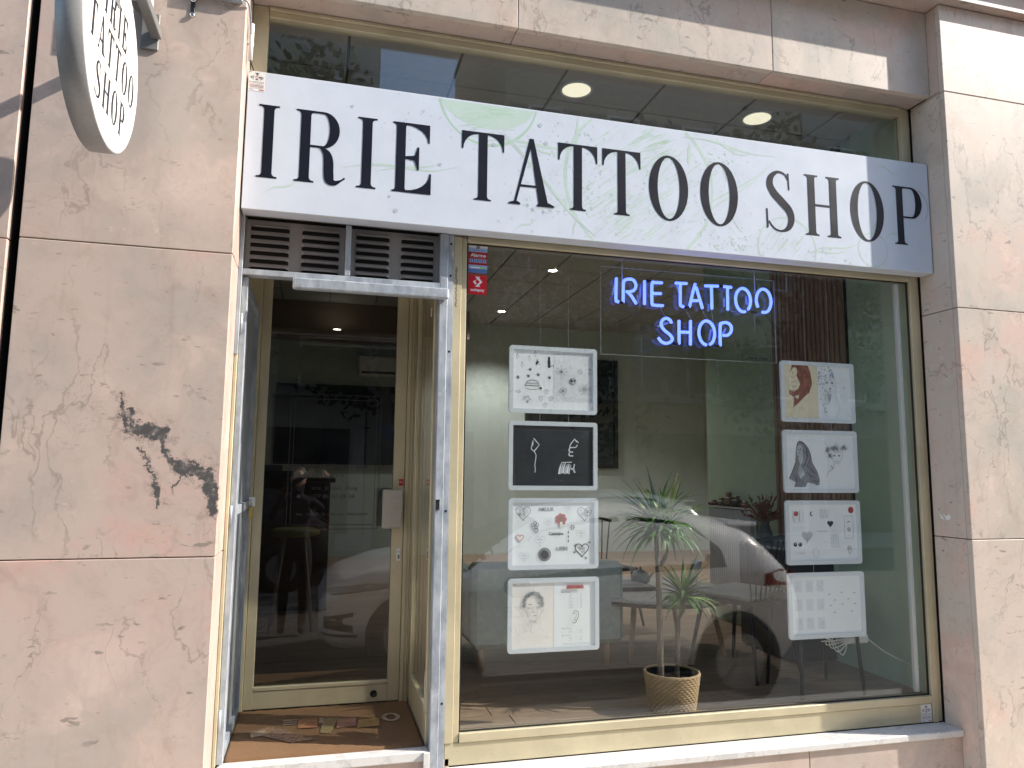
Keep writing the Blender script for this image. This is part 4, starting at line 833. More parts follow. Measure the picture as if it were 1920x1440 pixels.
def d_flash(q):                                       # many small motifs, folded sheets
    q.poly([(0.51, 0.1), (0.995, 0.1), (0.995, 0.69), (0.51, 0.69)], 'chalk'); q.stroke([(0.52, 0.14), (0.98, 0.13)], 0.003, 'inkpale'); q.stroke([(0.50, 0.02), (0.505, 0.69)], 0.003, 'inkpale')
    for u, v in ((0.05, 0.62), (0.11, 0.52), (0.20, 0.60), (0.27, 0.66)): q.ring(u, v, 0.012, 0.003, 'inkgrey', ry=0.03, seg=12); q.disc(u, v+0.03, 0.006, 'ink', seg=6)
    q.poly([(0.43, 0.50), (0.46, 0.50), (0.462, 0.57), (0.455, 0.60), (0.43, 0.60), (0.424, 0.57)], 'ink'); q.disc(0.444, 0.61, 0.016, 'ink'); q.poly([(0.432, 0.62), (0.436, 0.645), (0.444, 0.625)], 'ink'); q.poly([(0.446, 0.625), (0.454, 0.645), (0.457, 0.62)], 'ink'); q.stroke([(0.46, 0.51), (0.485, 0.535), (0.50, 0.52), (0.495, 0.505)], 0.006, 'ink', smooth=4)
    q.poly([(0.285, 0.52), (0.30, 0.54), (0.32, 0.57), (0.30, 0.58), (0.295, 0.61), (0.287, 0.57), (0.275, 0.55)], 'ink'); q.stroke([(0.31, 0.55), (0.335, 0.53)], 0.004, 'ink')
    for u, v in ((0.06, 0.37), (0.19, 0.39), (0.31, 0.41), (0.45, 0.38), (0.21, 0.47)): q.disc(u, v, 0.018, 'inkgrey', seg=9, jit=0.2); q.disc(u-0.003, v, 0.010, 'ink', seg=7); q.stroke([(u-0.03, v), (u-0.02, v+0.015), (u, v+0.024), (u+0.02, v+0.014)], 0.003, 'inkgrey')
    q.stroke([(0.15, 0.28), (0.18, 0.33), (0.24, 0.345), (0.30, 0.33), (0.32, 0.28)], 0.006, 'ink', smooth=4); q.stroke([(0.14, 0.278), (0.33, 0.275)], 0.008, 'ink'); q.stroke([(0.17, 0.30), (0.31, 0.30)], 0.006, 'inkgrey')
    for k in range(8): q.stroke([(0.175+k*0.018, 0.30), (0.18+k*0.018, 0.325)], 0.003, 'ink')
    q.stroke([(0.15, 0.25), (0.20, 0.235), (0.28, 0.235), (0.32, 0.25)], 0.005, 'ink', smooth=4); q.disc(0.34, 0.25, 0.016, 'ink', seg=8)
    q.ring(0.06, 0.20, 0.032, 0.004, 'inkgrey', ry=0.010, seg=14); q.stroke([(0.12, 0.10), (0.14, 0.15), (0.16, 0.13), (0.18, 0.16), (0.20, 0.13), (0.23, 0.10)], 0.005, 'inkgrey', smooth=4); q.ring(0.175, 0.12, 0.03, 0.004, 'inkgrey', ry=0.02, seg=10); q.disc(0.18, 0.085, 0.012, 'inkgrey')
    for u, v in ((0.34, 0.13), (0.41, 0.21), (0.47, 0.13), (0.40, 0.05)): q.ring(u, v, 0.022, 0.003, 'inkgrey', ry=0.028, seg=10); q.ring(u+0.008, v+0.012, 0.014, 0.003, 'inkpale', seg=8)
    star(q, 0.60, 0.46, 0.085, 'inkgrey', 8); q.disc(0.60, 0.46, 0.016, 'inkgrey'); star(q, 0.90, 0.26, 0.09, 'inkgrey', 12); star(q, 0.96, 0.50, 0.025, 'inkgrey', 4); star(q, 0.955, 0.45, 0.018, 'inkgrey', 4)
    q.disc(0.745, 0.35, 0.038, 'inkpale', seg=16); q.poly([(0.715, 0.375), (0.735, 0.37), (0.745, 0.345), (0.73, 0.33), (0.712, 0.345)], 'ink'); q.poly([(0.752, 0.37), (0.778, 0.365), (0.77, 0.34), (0.755, 0.345)], 'ink'); q.ring(0.745, 0.35, 0.038, 0.004, 'ink')
    q.ring(0.73, 0.52, 0.022, 0.004, 'inkpale', a0=60, a1=320, seg=14); q.ring(0.84, 0.47, 0.022, 0.004, 'inkgrey', ry=0.028, seg=12); q.stroke([(0.81, 0.49), (0.87, 0.44)], 0.003, 'inkgrey'); flower(q, 0.62, 0.23, 0.05, 'inkgrey', 4, 0.004)
def d_black(q):                                       # chalk figures on black
    q.fine = 1.5
    q.stroke([(0.255, 0.555), (0.325, 0.48), (0.285, 0.43), (0.262, 0.405)], [0.008, 0.006, 0.007, 0.010], 'chalk'); q.stroke([(0.25, 0.53), (0.235, 0.47), (0.228, 0.43), (0.262, 0.40), (0.285, 0.36), (0.28, 0.30), (0.272, 0.24), (0.278, 0.19), (0.272, 0.155)], 0.006, 'chalk', smooth=4); q.stroke([(0.245, 0.51), (0.24, 0.47)], 0.012, 'chalk')
    q.stroke([(0.77, 0.56), (0.72, 0.50), (0.705, 0.46), (0.73, 0.455), (0.78, 0.46), (0.80, 0.49)], 0.008, 'chalk', smooth=4); q.stroke([(0.765, 0.555), (0.79, 0.53), (0.82, 0.51)], 0.014, 'chalk', taper=True); q.stroke([(0.705, 0.45), (0.695, 0.42), (0.71, 0.405), (0.745, 0.40)], 0.009, 'chalk', smooth=4); q.stroke([(0.70, 0.395), (0.698, 0.36), (0.75, 0.355)], 0.009, 'chalk', smooth=4)
    for k, (a, b) in enumerate(((0.57, 0.14), (0.595, 0.145), (0.62, 0.15), (0.645, 0.14), (0.67, 0.15), (0.69, 0.14))): q.stroke([(a, b), (a+0.012, b+0.07), (a+0.03, b+0.125-0.003*k)], [0.016, 0.013, 0.006], 'inkpale' if k % 2 else 'chalk')
    q.stroke([(0.60, 0.275), (0.73, 0.282)], 0.006, 'chalk'); q.stroke([(0.765, 0.26), (0.755, 0.21), (0.765, 0.155)], 0.008, 'chalk', smooth=4); q.stroke([(0.715, 0.20), (0.745, 0.20), (0.77, 0.155)], 0.014, 'inkpale', smooth=4)
    for k in range(10): q.disc(random.random(), random.random()*0.7, 0.003, 'inkpale', seg=5)
def d_hearts(q):
    heart(q, 0.13, 0.60, 0.085, 'inkgrey', 0.007, 'chalk', 14); heart(q, 0.885, 0.59, 0.085, 'inkgrey', 0.007, 'chalk', 10); flower(q, 0.92, 0.60, 0.045, 'inkgrey'); heart(q, 0.85, 0.17, 0.08, 'ink', 0.012, 'chalk', 10)
    for a, b in ((0.77, 0.22), (0.94, 0.25), (0.76, 0.14), (0.90, 0.07)): star(q, a, b, 0.025, 'ink', 6)
    q.text('AMOUR', 0.31, 0.615, 0.045, 'inkgrey', 0.19, bold=0.02); q.text('Calathéna', 0.44, 0.34, 0.034, 'ink', 0.18, bold=0.03); q.stroke([(0.51, 0.315), (0.56, 0.315)], 0.003, 'inkpale'); q.text('LIEBE', 0.535, 0.165, 0.04, 'inkgrey', 0.14, bold=0.03)
    face(q, 0.67, 0.635, 0.045); face(q, 0.43, 0.49, 0.05); face(q, 0.84, 0.35, 0.05); face(q, 0.33, 0.28, 0.06); face(q, 0.145, 0.10, 0.055); heart(q, 0.09, 0.31, 0.042, 'inkred', 0.009, 'paperwarm')
    flower(q, 0.27, 0.45, 0.05, 'inkgrey', 5, 0.008); q.ring(0.285, 0.395, 0.024, 0.010, 'inkgrey')
    for k in range(7): a = 2*math.pi*k/7; q.disc(0.59+0.045*math.cos(a), 0.52+0.045*math.sin(a), 0.027, 'inkred', seg=10)
    q.disc(0.59, 0.52, 0.045, 'sepia'); q.poly([(0.575, 0.49), (0.605, 0.49), (0.625, 0.41), (0.60, 0.44), (0.575, 0.41)], 'paperwarm')
    for k in range(6): a = 2*math.pi*k/6; q.stroke([(0.73+0.010*math.cos(a), 0.425+0.010*math.sin(a)), (0.73+0.03*math.cos(a), 0.425+0.03*math.sin(a))], 0.010, 'ink')
    for v in (0.37, 0.32, 0.27): q.poly([(0.672, v), (0.68, v+0.02), (0.688, v), (0.68, v-0.02)], 'ink')
    for k in range(16): a = 2*math.pi*k/16; q.ring(0.39+0.055*math.cos(a), 0.12+0.055*math.sin(a), 0.02, 0.006, 'ink', seg=8)
    q.disc(0.39, 0.115, 0.05, 'ink', seg=14, jit=0.15)
def d_portrait(q):
    for k in range(330):                               # curly hair: short curls round the head
        a = random.uniform(-0.25, math.pi+0.25); rr_ = random.uniform(0.80, 1.08); u, v = 0.255+0.115*rr_*math.cos(a), 0.49+0.125*rr_*math.sin(a); q.ring(u, v, random.uniform(0.006, 0.012), 0.0032, random.choice(('inkpale', 'inkgrey', 'inkgrey')), a0=random.uniform(0, 180), a1=random.uniform(200, 380), seg=6)
    q.stroke([(0.165, 0.50), (0.165, 0.42), (0.185, 0.35), (0.225, 0.305), (0.27, 0.305), (0.325, 0.345), (0.35, 0.42), (0.353, 0.50)], 0.004, 'inkgrey', smooth=5)
    for a, b, c, d_ in ((0.185, 0.475, 0.235, 0.483), (0.285, 0.487, 0.34, 0.482)): q.stroke([(a, b), ((a+c)/2, b+0.012), (c, d_)], 0.010, 'ink', taper=True)
    for u in (0.205, 0.312): q.stroke([(u-0.025, 0.447), (u, 0.440), (u+0.025, 0.447)], 0.006, 'inkgrey'); q.stroke([(u-0.02, 0.43), (u+0.02, 0.43)], 0.003, 'inkpale')
    q.stroke([(0.252, 0.46), (0.238, 0.41), (0.248, 0.395), (0.27, 0.40)], 0.005, 'inkgrey', smooth=4); q.stroke([(0.245, 0.355), (0.27, 0.362), (0.30, 0.352)], 0.008, 'inkgrey', taper=True); q.stroke([(0.25, 0.342), (0.275, 0.335), (0.295, 0.342)], 0.005, 'inkpale'); q.stroke([(0.185, 0.325), (0.255, 0.345)], 0.007, 'chalk')
    for k in range(30): u = random.uniform(0.17, 0.21); v = random.uniform(0.34, 0.45); q.stroke([(u, v), (u+0.015, v+0.012)], 0.002, 'inkpale')
    for k in range(22): u = random.uniform(0.20, 0.30); q.stroke([(u, 0.30), (u+0.01, 0.275)], 0.002, 'inkgrey')
    q.stroke([(0.185, 0.30), (0.185, 0.22), (0.13, 0.18), (0.06, 0.15)], 0.004, 'inkpale', smooth=5); q.stroke([(0.325, 0.31), (0.33, 0.22), (0.39, 0.18), (0.42, 0.15)], 0.004, 'inkpale', smooth=5); q.stroke([(0.235, 0.26), (0.215, 0.20), (0.235, 0.17)], 0.004, 'inkgrey'); q.stroke([(0.06, 0.15), (0.09, 0.08)], 0.003, 'inkpale')
    for k in range(18): u = random.choice((random.uniform(0.08, 0.15), random.uniform(0.35, 0.42))); q.stroke([(u, 0.13), (u+0.012, 0.10)], 0.002, 'inkpale')
    q.stroke([(0.35, 0.45), (0.372, 0.455), (0.37, 0.41), (0.352, 0.395)], 0.004, 'inkgrey', smooth=4); q.stroke([(0.165, 0.45), (0.148, 0.45), (0.150, 0.41), (0.168, 0.39)], 0.004, 'inkgrey', smooth=4)
    q.poly([(0.64, 0.645), (0.86, 0.645), (0.85, 0.685), (0.65, 0.688)], 'inkred'); q.text('Piercings', 0.665, 0.655, 0.022, 'ink', 0.165)
    for v0, n in ((0.59, 10), (0.185, 3), (0.105, 3)):
        q.disc(0.60, v0+0.018, 0.006, 'ink', seg=6); q.stroke([(0.62, v0+0.018), (0.69, v0+0.018)], 0.004, 'inkgrey')
        for k in range(n): v = v0-k*0.0175; q.stroke([(0.675, v), (0.675+random.uniform(.02, .06), v)], 0.003, 'inkgrey'); q.stroke([(0.76, v), (0.80, v)], 0.0015, 'inkpale'); q.stroke([(0.815, v), (0.835, v)], 0.004, 'inkgrey')
    q.stroke([(0.725, 0.36), (0.75, 0.395), (0.785, 0.385), (0.795, 0.345), (0.775, 0.30), (0.755, 0.265), (0.73, 0.26), (0.72, 0.275)], 0.007, 'ink', smooth=5); q.stroke([(0.745, 0.36), (0.765, 0.365), (0.77, 0.34), (0.75, 0.32), (0.755, 0.29), (0.74, 0.285), (0.742, 0.32)], 0.005, 'inkgrey', smooth=5)
    for v in (0.035, 0.022): q.stroke([(0.60, v), (0.93, v)], 0.0025, 'inkgrey')
def d_angel_leopard(q):
    P = [(0.13, 0.69), (0.36, 0.69), (0.40, 0.60), (0.42, 0.45), (0.37, 0.33), (0.30, 0.28), (0.18, 0.17), (0.12, 0.13), (0.07, 0.30), (0.10, 0.45), (0.09, 0.58)]
    q.poly(P, 'sepia')
    q.poly([(0.06, 0.50), (0.08, 0.57), (0.11, 0.61), (0.15, 0.655), (0.19, 0.65), (0.205, 0.60), (0.19, 0.55), (0.22, 0.49), (0.24, 0.44), (0.21, 0.38), (0.15, 0.34), (0.09, 0.36), (0.07, 0.43)], 'papercream'); q.poly([(0.07, 0.31), (0.10, 0.17), (0.115, 0.12), (0.13, 0.15), (0.14, 0.27)], 'papercream'); q.poly([(0.15, 0.28), (0.22, 0.30), (0.20, 0.24)], 'papercream')
    for a in ([(0.09, 0.55), (0.13, 0.52), (0.17, 0.56)], [(0.08, 0.49), (0.12, 0.46), (0.17, 0.48), (0.21, 0.44)], [(0.10, 0.42), (0.15, 0.40), (0.20, 0.43)], [(0.11, 0.61), (0.14, 0.58), (0.13, 0.55)], [(0.15, 0.37), (0.21, 0.33), (0.26, 0.30)]): q.stroke(a, 0.007, 'sepia', smooth=4, taper=True)
    for k in range(9): q.stroke([(0.08+k*0.012, 0.33), (0.078+k*0.013, 0.36)], 0.005, 'sepia')
    for k in range(330):                               # leopard: spots follow the head and chest
        u = random.uniform(0.50, 0.80); v = random.uniform(0.03, 0.69); w = 0.14 if v > 0.35 else 0.10*(v+0.05)/0.4
        if v > 0.35 and (u-0.62)**2/0.014+(v-0.52)**2/0.03 < 1.25 and not ((u-0.66)**2+(v-0.45)**2 < 0.0035): q.disc(u, v, random.uniform(0.003, 0.008), random.choice(('ink', 'inkgrey', 'inkgrey')), seg=6, jit=0.4)
        elif v <= 0.35 and abs(u-0.57-(0.35-v)*0.15) < w*0.75: q.disc(u, v, random.uniform(0.003, 0.007), random.choice(('ink', 'inkgrey', 'inkpale')), seg=6, jit=0.4)
    for u in (0.635, 0.715): q.ring(u, 0.475, 0.018, 0.006, 'ink', ry=0.012, seg=10); q.disc(u, 0.475, 0.006, 'ink', seg=6)
    q.poly([(0.665, 0.405), (0.70, 0.405), (0.685, 0.385)], 'ink'); q.stroke([(0.683, 0.385), (0.68, 0.36), (0.66, 0.35)], 0.005, 'inkgrey'); q.stroke([(0.683, 0.385), (0.695, 0.36)], 0.004, 'inkgrey'); q.poly([(0.63, 0.33), (0.70, 0.33), (0.69, 0.27), (0.66, 0.20), (0.64, 0.26)], 'inkpale')
    q.stroke([(0.73, 0.60), (0.77, 0.45), (0.75, 0.35), (0.80, 0.20), (0.82, 0.09)], 0.006, 'inkpale', smooth=5); q.disc(0.90, 0.42, 0.008, 'inkgrey', seg=6)
    for k in range(12): q.disc(0.72+random.gauss(0, 0.02), 0.58+random.gauss(0, 0.02), 0.007, 'palblue', seg=6)
def d_hood_girl(q):
    q.poly([(0.03, 0.13), (0.09, 0.25), (0.13, 0.34), (0.14, 0.48), (0.17, 0.57), (0.21, 0.605), (0.26, 0.59), (0.32, 0.53), (0.36, 0.44), (0.38, 0.33), (0.45, 0.22), (0.48, 0.12), (0.47, 0.05), (0.30, 0.02), (0.10, 0.02)], 'inkgrey')
    q.poly([(0.15, 0.49), (0.18, 0.555), (0.22, 0.56), (0.245, 0.51), (0.24, 0.44), (0.20, 0.40), (0.165, 0.42)], 'inkpale'); q.poly([(0.17, 0.39), (0.24, 0.43), (0.24, 0.34), (0.20, 0.30)], 'inkpale')
    q.stroke([(0.15, 0.50), (0.18, 0.59), (0.24, 0.585), (0.30, 0.50), (0.30, 0.38), (0.25, 0.28)], 0.012, 'ink', smooth=5); q.stroke([(0.32, 0.52), (0.35, 0.40), (0.30, 0.28)], 0.008, 'ink', smooth=4); q.stroke([(0.03, 0.13), (0.12, 0.28), (0.14, 0.40)], 0.008, 'ink', smooth=4)
    q.disc(0.175, 0.495, 0.007, 'ink', seg=6); q.disc(0.21, 0.50, 0.007, 'ink', seg=6); q.stroke([(0.185, 0.445), (0.205, 0.447)], 0.006, 'ink')
    q.poly([(0.16, 0.20), (0.18, 0.29), (0.20, 0.30), (0.23, 0.26), (0.26, 0.18), (0.20, 0.12)], 'inkpale')
    for k in range(5): q.stroke([(0.17+k*0.015, 0.20), (0.18+k*0.012, 0.28)], 0.003, 'ink')
    for a in ([(0.08, 0.18), (0.14, 0.12), (0.13, 0.03)], [(0.28, 0.22), (0.35, 0.16), (0.42, 0.14)], [(0.30, 0.30), (0.38, 0.22), (0.45, 0.18)], [(0.22, 0.12), (0.24, 0.06), (0.30, 0.03)], [(0.36, 0.12), (0.42, 0.09), (0.47, 0.10)]): q.stroke(a, 0.009, 'ink', smooth=4, taper=True)
    q.poly([(0.02, 0.02), (0.10, 0.02), (0.12, 0.08), (0.05, 0.12)], 'chalk'); q.poly([(0.26, 0.02), (0.45, 0.02), (0.40, 0.06), (0.30, 0.08)], 'chalk')
    for k in range(170):                               # bunches and fringe
        u, v, s_ = random.choice(((0.62, 0.52, 0.032), (0.86, 0.54, 0.028), (0.74, 0.535, 0.05), (0.645, 0.44, 0.025), (0.70, 0.53, 0.04))); a = random.gauss(u, s_*0.6); b = random.gauss(v, s_*0.5); q.stroke([(a, b), (a+random.uniform(-.02, .02), b-0.018), (a+random.uniform(-.03, .03), b-0.035)], 0.003, random.choice(('ink', 'inkgrey', 'inkpale')))
    q.stroke([(0.665, 0.46), (0.675, 0.38), (0.72, 0.33), (0.76, 0.325), (0.80, 0.37), (0.825, 0.44), (0.825, 0.50)], 0.004, 'inkgrey', smooth=5)
    for u in (0.705, 0.775): q.ring(u, 0.425, 0.014, 0.005, 'ink', ry=0.009, seg=9); q.disc(u, 0.425, 0.006, 'ink', seg=6)
    q.stroke([(0.735, 0.38), (0.745, 0.375)], 0.004, 'inkgrey'); q.stroke([(0.725, 0.352), (0.75, 0.348), (0.77, 0.353)], 0.005, 'inkgrey'); q.stroke([(0.70, 0.32), (0.67, 0.25), (0.60, 0.21), (0.58, 0.15)], 0.006, 'inkgrey', smooth=5); q.stroke([(0.78, 0.32), (0.78, 0.27)], 0.004, 'inkpale'); q.stroke([(0.65, 0.30), (0.66, 0.27), (0.68, 0.26)], 0.008, 'ink')
def d_symbols(q):
    q.disc(0.11, 0.58, 0.035, 'inkred', seg=10, jit=0.15)
    for k in range(9): a = random.uniform(0.05, 0.22); q.stroke([(a, 0.62), (a+random.uniform(-.02, .02), 0.53), (a+random.uniform(-.03, .03), 0.47)], 0.003, 'inkgrey', smooth=3)
    q.ring(0.34, 0.58, 0.022, 0.014, 'ink', a0=90, a1=290, seg=12)
    for k in range(6): q.stroke([(0.46+k*0.022, 0.64), (0.465+k*0.022, 0.56), (0.475+k*0.02, 0.52)], 0.005, 'inkgrey')
    heart(q, 0.605, 0.455, 0.042, 'ink', 0.004, 'ink'); q.disc(0.92, 0.625, 0.042, 'inkred', seg=18); q.stroke([(0.69, 0.58), (0.75, 0.58)], 0.008, 'inkgrey', taper=True)
    for pts in (((0.815, 0.27), (0.945, 0.27)), ((0.815, 0.55), (0.945, 0.55)), ((0.815, 0.27), (0.815, 0.55)), ((0.945, 0.27), (0.945, 0.55))): q.stroke(pts, 0.004, 'inkgrey')
    q.stroke([(0.85, 0.47), (0.88, 0.48), (0.91, 0.475)], 0.012, 'ink', taper=True); q.disc(0.88, 0.38, 0.03, 'inkpale'); q.stroke([(0.06, 0.405), (0.24, 0.405)], 0.004, 'inkpale'); heart(q, 0.26, 0.30, 0.075, 'inkpale', 0.004, 'inkpale'); q.stroke([(0.26, 0.22), (0.26, 0.36)], 0.003, 'inkgrey')
    q.disc(0.085, 0.20, 0.027, 'ink', seg=14); q.disc(0.155, 0.20, 0.027, 'ink', seg=14); q.disc(0.09, 0.21, 0.008, 'chalk', seg=6); q.disc(0.15, 0.21, 0.008, 'chalk', seg=6); q.text('STARS', 0.07, 0.075, 0.035, 'inkpale', 0.15)
    q.stroke([(0.40, 0.36), (0.58, 0.36)], 0.010, 'inkpale'); q.stroke([(0.60, 0.38), (0.68, 0.36), (0.62, 0.35)], 0.004, 'inkpale'); q.ring(0.38, 0.09, 0.045, 0.005, 'inkpale', ry=0.06, seg=14); q.stroke([(0.34, 0.12), (0.38, 0.01), (0.42, 0.12)], 0.004, 'inkpale')
    for k in range(14): u = random.uniform(0.60, 0.72); q.stroke([(u, 0.33), (u+random.uniform(-.02, .02), 0.15)], 0.003, 'inkpale')
    q.stroke([(0.845, 0.14), (0.86, 0.17), (0.89, 0.17), (0.905, 0.14), (0.875, 0.07), (0.845, 0.14)], 0.007, 'inkgrey', smooth=4); q.ring(0.875, 0.14, 0.012, 0.006, 'ink', seg=8); q.disc(0.52, 0.23, 0.006, 'inkgrey', seg=6)
def d_grid(q):
    for i in range(3):
        for j_ in range(3):
            u, v = 0.05+i*0.155, 0.51-j_*0.225; q.poly([(u, v), (u+0.105, v), (u+0.105, v+0.14), (u, v+0.14)], 'tintpaper')
            for k in range(5): a = u+random.uniform(.02, .085); b = v+random.uniform(.02, .12); q.stroke([(a, b), (a+random.uniform(-.015, .015), b+random.uniform(-.03, .03)), (a+random.uniform(-.02, .02), b+random.uniform(-.03, .03))], 0.004, 'inkpale')
            if random.random() < 0.4: q.disc(u+0.05, v+0.06, 0.007, 'inkgrey', seg=6)
    for u, v in ((0.54, 0.47), (0.72, 0.49), (0.91, 0.48), (0.62, 0.40), (0.82, 0.405), (0.55, 0.335), (0.73, 0.345), (0.91, 0.345), (0.61, 0.25), (0.86, 0.26)): q.stroke([(u-0.022, v-0.004), (u, v+0.006), (u+0.022, v+random.uniform(-.008, .008))], 0.009, 'ink', taper=True)
LF = 0.899; RF = 2.434
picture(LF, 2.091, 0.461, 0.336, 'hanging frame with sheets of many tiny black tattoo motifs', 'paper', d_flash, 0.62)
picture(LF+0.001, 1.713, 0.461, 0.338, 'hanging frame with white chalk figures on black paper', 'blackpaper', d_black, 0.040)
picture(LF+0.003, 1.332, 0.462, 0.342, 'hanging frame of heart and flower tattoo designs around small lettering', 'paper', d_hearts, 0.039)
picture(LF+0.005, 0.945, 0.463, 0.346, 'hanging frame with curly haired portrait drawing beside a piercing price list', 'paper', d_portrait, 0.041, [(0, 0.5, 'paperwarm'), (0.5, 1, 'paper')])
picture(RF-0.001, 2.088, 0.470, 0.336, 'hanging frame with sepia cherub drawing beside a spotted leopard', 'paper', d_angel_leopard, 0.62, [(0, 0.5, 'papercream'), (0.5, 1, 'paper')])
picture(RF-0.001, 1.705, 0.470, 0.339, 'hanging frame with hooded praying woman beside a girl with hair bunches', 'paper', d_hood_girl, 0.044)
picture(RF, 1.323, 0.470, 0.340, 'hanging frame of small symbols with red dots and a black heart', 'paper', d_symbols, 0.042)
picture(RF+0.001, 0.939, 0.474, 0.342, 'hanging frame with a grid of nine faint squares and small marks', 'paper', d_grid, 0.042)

# ================================================================== DOORWAY THINGS
t = root('security_gate', (-0.348, 0.3, 0.585), 'open galvanised steel gate folded flat against the side of the doorway', 'gate')
box('gate_sheet', -0.3555, -0.350, 0.31, 0.925, 0.62, 2.62, 'galv', t, 0)
g_ = bmesh.new()
bbox(g_, -0.3565, -0.331, 0.255, 0.30, 0.585, 2.655, 0.002); bbox(g_, -0.3565, -0.331, 0.882, 0.925, 0.585, 2.655, 0.002); bbox(g_, -0.356, -0.332, 0.301, 0.881, 0.586, 0.63, 0.002); bbox(g_, -0.356, -0.332, 0.301, 0.881, 2.61, 2.654, 0.002); bbox(g_, -0.356, -0.332, 0.301, 0.881, 1.60, 1.64, 0.002)
obm('gate_frame', g_, 'galv', t)
for z in (0.76, 1.60, 2.44): obm('hinge', tube(bmesh.new(), [(-0.351, 0.247, z-0.045), (-0.351, 0.247, z+0.045)], 0.0065, 8), 'galv', t)
box('latch_plate', -0.3305, -0.300, 0.855, 0.863, 1.612, 1.660, 'white', t, 0.001)
t = root('padlock', (-0.315, 0.85, 1.553), 'brass padlock hanging from the latch of the open gate', 'padlock')
box('lock_body', -0.327, -0.309, 0.838, 0.852, 1.556, 1.612, 'brass', t, 0.002)
obm('shackle', tube(bmesh.new(), smoothpath([(-0.324, 0.845, 1.612), (-0.324, 0.845, 1.632), (-0.318, 0.845, 1.640), (-0.312, 0.845, 1.632), (-0.312, 0.845, 1.612)], 4), 0.0025, 6), 'chrome', t)
tm = NT('coir'); g = tm.pos('world'); n1 = tm.noise(g, 260, 3); n2 = tm.noise(g, 7, 4)
tm.bump(n1, 1.0, 0.02); M['coir'] = tm.fin(tm.mix(n1, tm.mix(n2, (0.13, 0.06, 0.028), (0.24, 0.12, 0.055)), (0.40, 0.23, 0.11)), 0.95)
def worn(name, c):
    w = NT(name); g = w.pos('world'); n = w.noise(g, 260, 3); f = w.math('MULTIPLY', w.smooth(w.noise(g, 55, 5, 0.75), 0.38, 0.60), 0.65); w.bump(n, 1.0, 0.006)
    M[name] = w.fin(w.mix(f, w.mix(n, (0.30, 0.16, 0.07), (0.46, 0.28, 0.13)), tuple(x*0.7 for x in c)), 0.95)
for nm, c in (('mat_white', (0.62, 0.58, 0.52)), ('mat_red', (0.45, 0.07, 0.05)), ('mat_green', (0.08, 0.20, 0.09)), ('mat_pink', (0.50, 0.16, 0.22)), ('mat_yellow', (0.55, 0.38, 0.10)), ('mat_blue', (0.06, 0.07, 0.13))): worn(nm, c)
t = root('doormat', (0.085, 0.6, 0.576), 'brown coir doormat with worn coloured lettering in the doorway', 'doormat')
dm = bmesh.new(); nx, ny = 60, 46; vv = [[dm.verts.new((-0.330+0.838*i/nx, 0.296+0.632*j_/ny, 0.591+0.0035*noise.noise((i*1.7, j_*1.9, 0))+0.002*noise.noise((i*.2, j_*.2, 3)))) for j_ in range(ny+1)] for i in range(nx+1)]
for i in range(nx):
    for j_ in range(ny): dm.faces.new((vv[i][j_], vv[i+1][j_], vv[i+1][j_+1], vv[i][j_+1]))
rim_ = [vv[i][0] for i in range(nx+1)]+[vv[nx][j_] for j_ in range(1, ny+1)]+[vv[i][ny] for i in range(nx-1, -1, -1)]+[vv[0][j_] for j_ in range(ny-1, 0, -1)]
low = [dm.verts.new((v.co.x, v.co.y, 0.5765)) for v in rim_]
for i in range(len(rim_)): dm.faces.new((rim_[i], low[i], low[(i+1) % len(low)], rim_[(i+1) % len(low)]))
obm('coir_pad', dm, 'coir', t, smooth=True)
q = Print((0, 0, 0.5955), (1, 0, 0), (0, 1, 0), (0, 0, 1), 0.00003, 0.0)
q.poly([(-0.27, 0.60), (-0.16, 0.66), (0.04, 0.44), (-0.06, 0.42)], 'mat_blue')
for v in (0.66, 0.69, 0.72): q.poly([(-0.11, v), (-0.045, v), (-0.045, v+0.018), (-0.11, v+0.018)], 'mat_white')
q.poly([(-0.04, 0.60), (0.05, 0.60), (0.05, 0.73), (-0.04, 0.73)], 'mat_red'); q.poly([(0.055, 0.66), (0.08, 0.66), (0.10, 0.70), (0.06, 0.74)], 'mat_white'); q.poly([(0.085, 0.72), (0.15, 0.72), (0.11, 0.50), (0.06, 0.52), (0.07, 0.64)], 'mat_green'); q.poly([(0.145, 0.70), (0.235, 0.70), (0.23, 0.58), (0.135, 0.57)], 'mat_pink'); q.poly([(0.24, 0.66), (0.34, 0.67), (0.335, 0.55), (0.23, 0.55)], 'mat_yellow'); q.ring(0.40, 0.67, 0.035, 0.022, 'mat_white', ry=0.05, seg=20); q.poly([(-0.24, 0.52), (-0.17, 0.56), (-0.19, 0.62), (-0.25, 0.58)], 'mat_white'); q.done('printed_letters', t)

# ================================================================== INSIDE THE SHOP
def leaf_obj(par, c, az, el, L, w, mat, droop):
    bm = bmesh.new(); n = 7; p = Vector(c); d = Vector((math.cos(az)*math.cos(el), math.sin(az)*math.cos(el), math.sin(el))); side = Vector((-math.sin(az), math.cos(az), 0)); A, Bv, C_ = [], [], []
    for i in range(n+1):
        f = i/n; ww = w*(0.55+0.45*math.sin(math.pi*min(1, f*1.3+0.12)))*(1 if f < 0.5 else max(0.03, 1-((f-0.5)/0.5)**1.6)); nn = side.cross(d).normalized()
        A.append(bm.verts.new(p+side*ww/2+nn*ww*0.18)); C_.append(bm.verts.new(p)); Bv.append(bm.verts.new(p-side*ww/2+nn*ww*0.18))
        d = (d+Vector((0, 0, -droop*(0.3+f)/n))).normalized(); p = p+d*(L/n)
        if p.y < 0.422: p.y = 0.422
    for i in range(n): bm.faces.new((A[i], A[i+1], C_[i+1], C_[i])); bm.faces.new((C_[i], C_[i+1], Bv[i+1], Bv[i]))
    return obm('leaf', bm, mat, par, smooth=True)
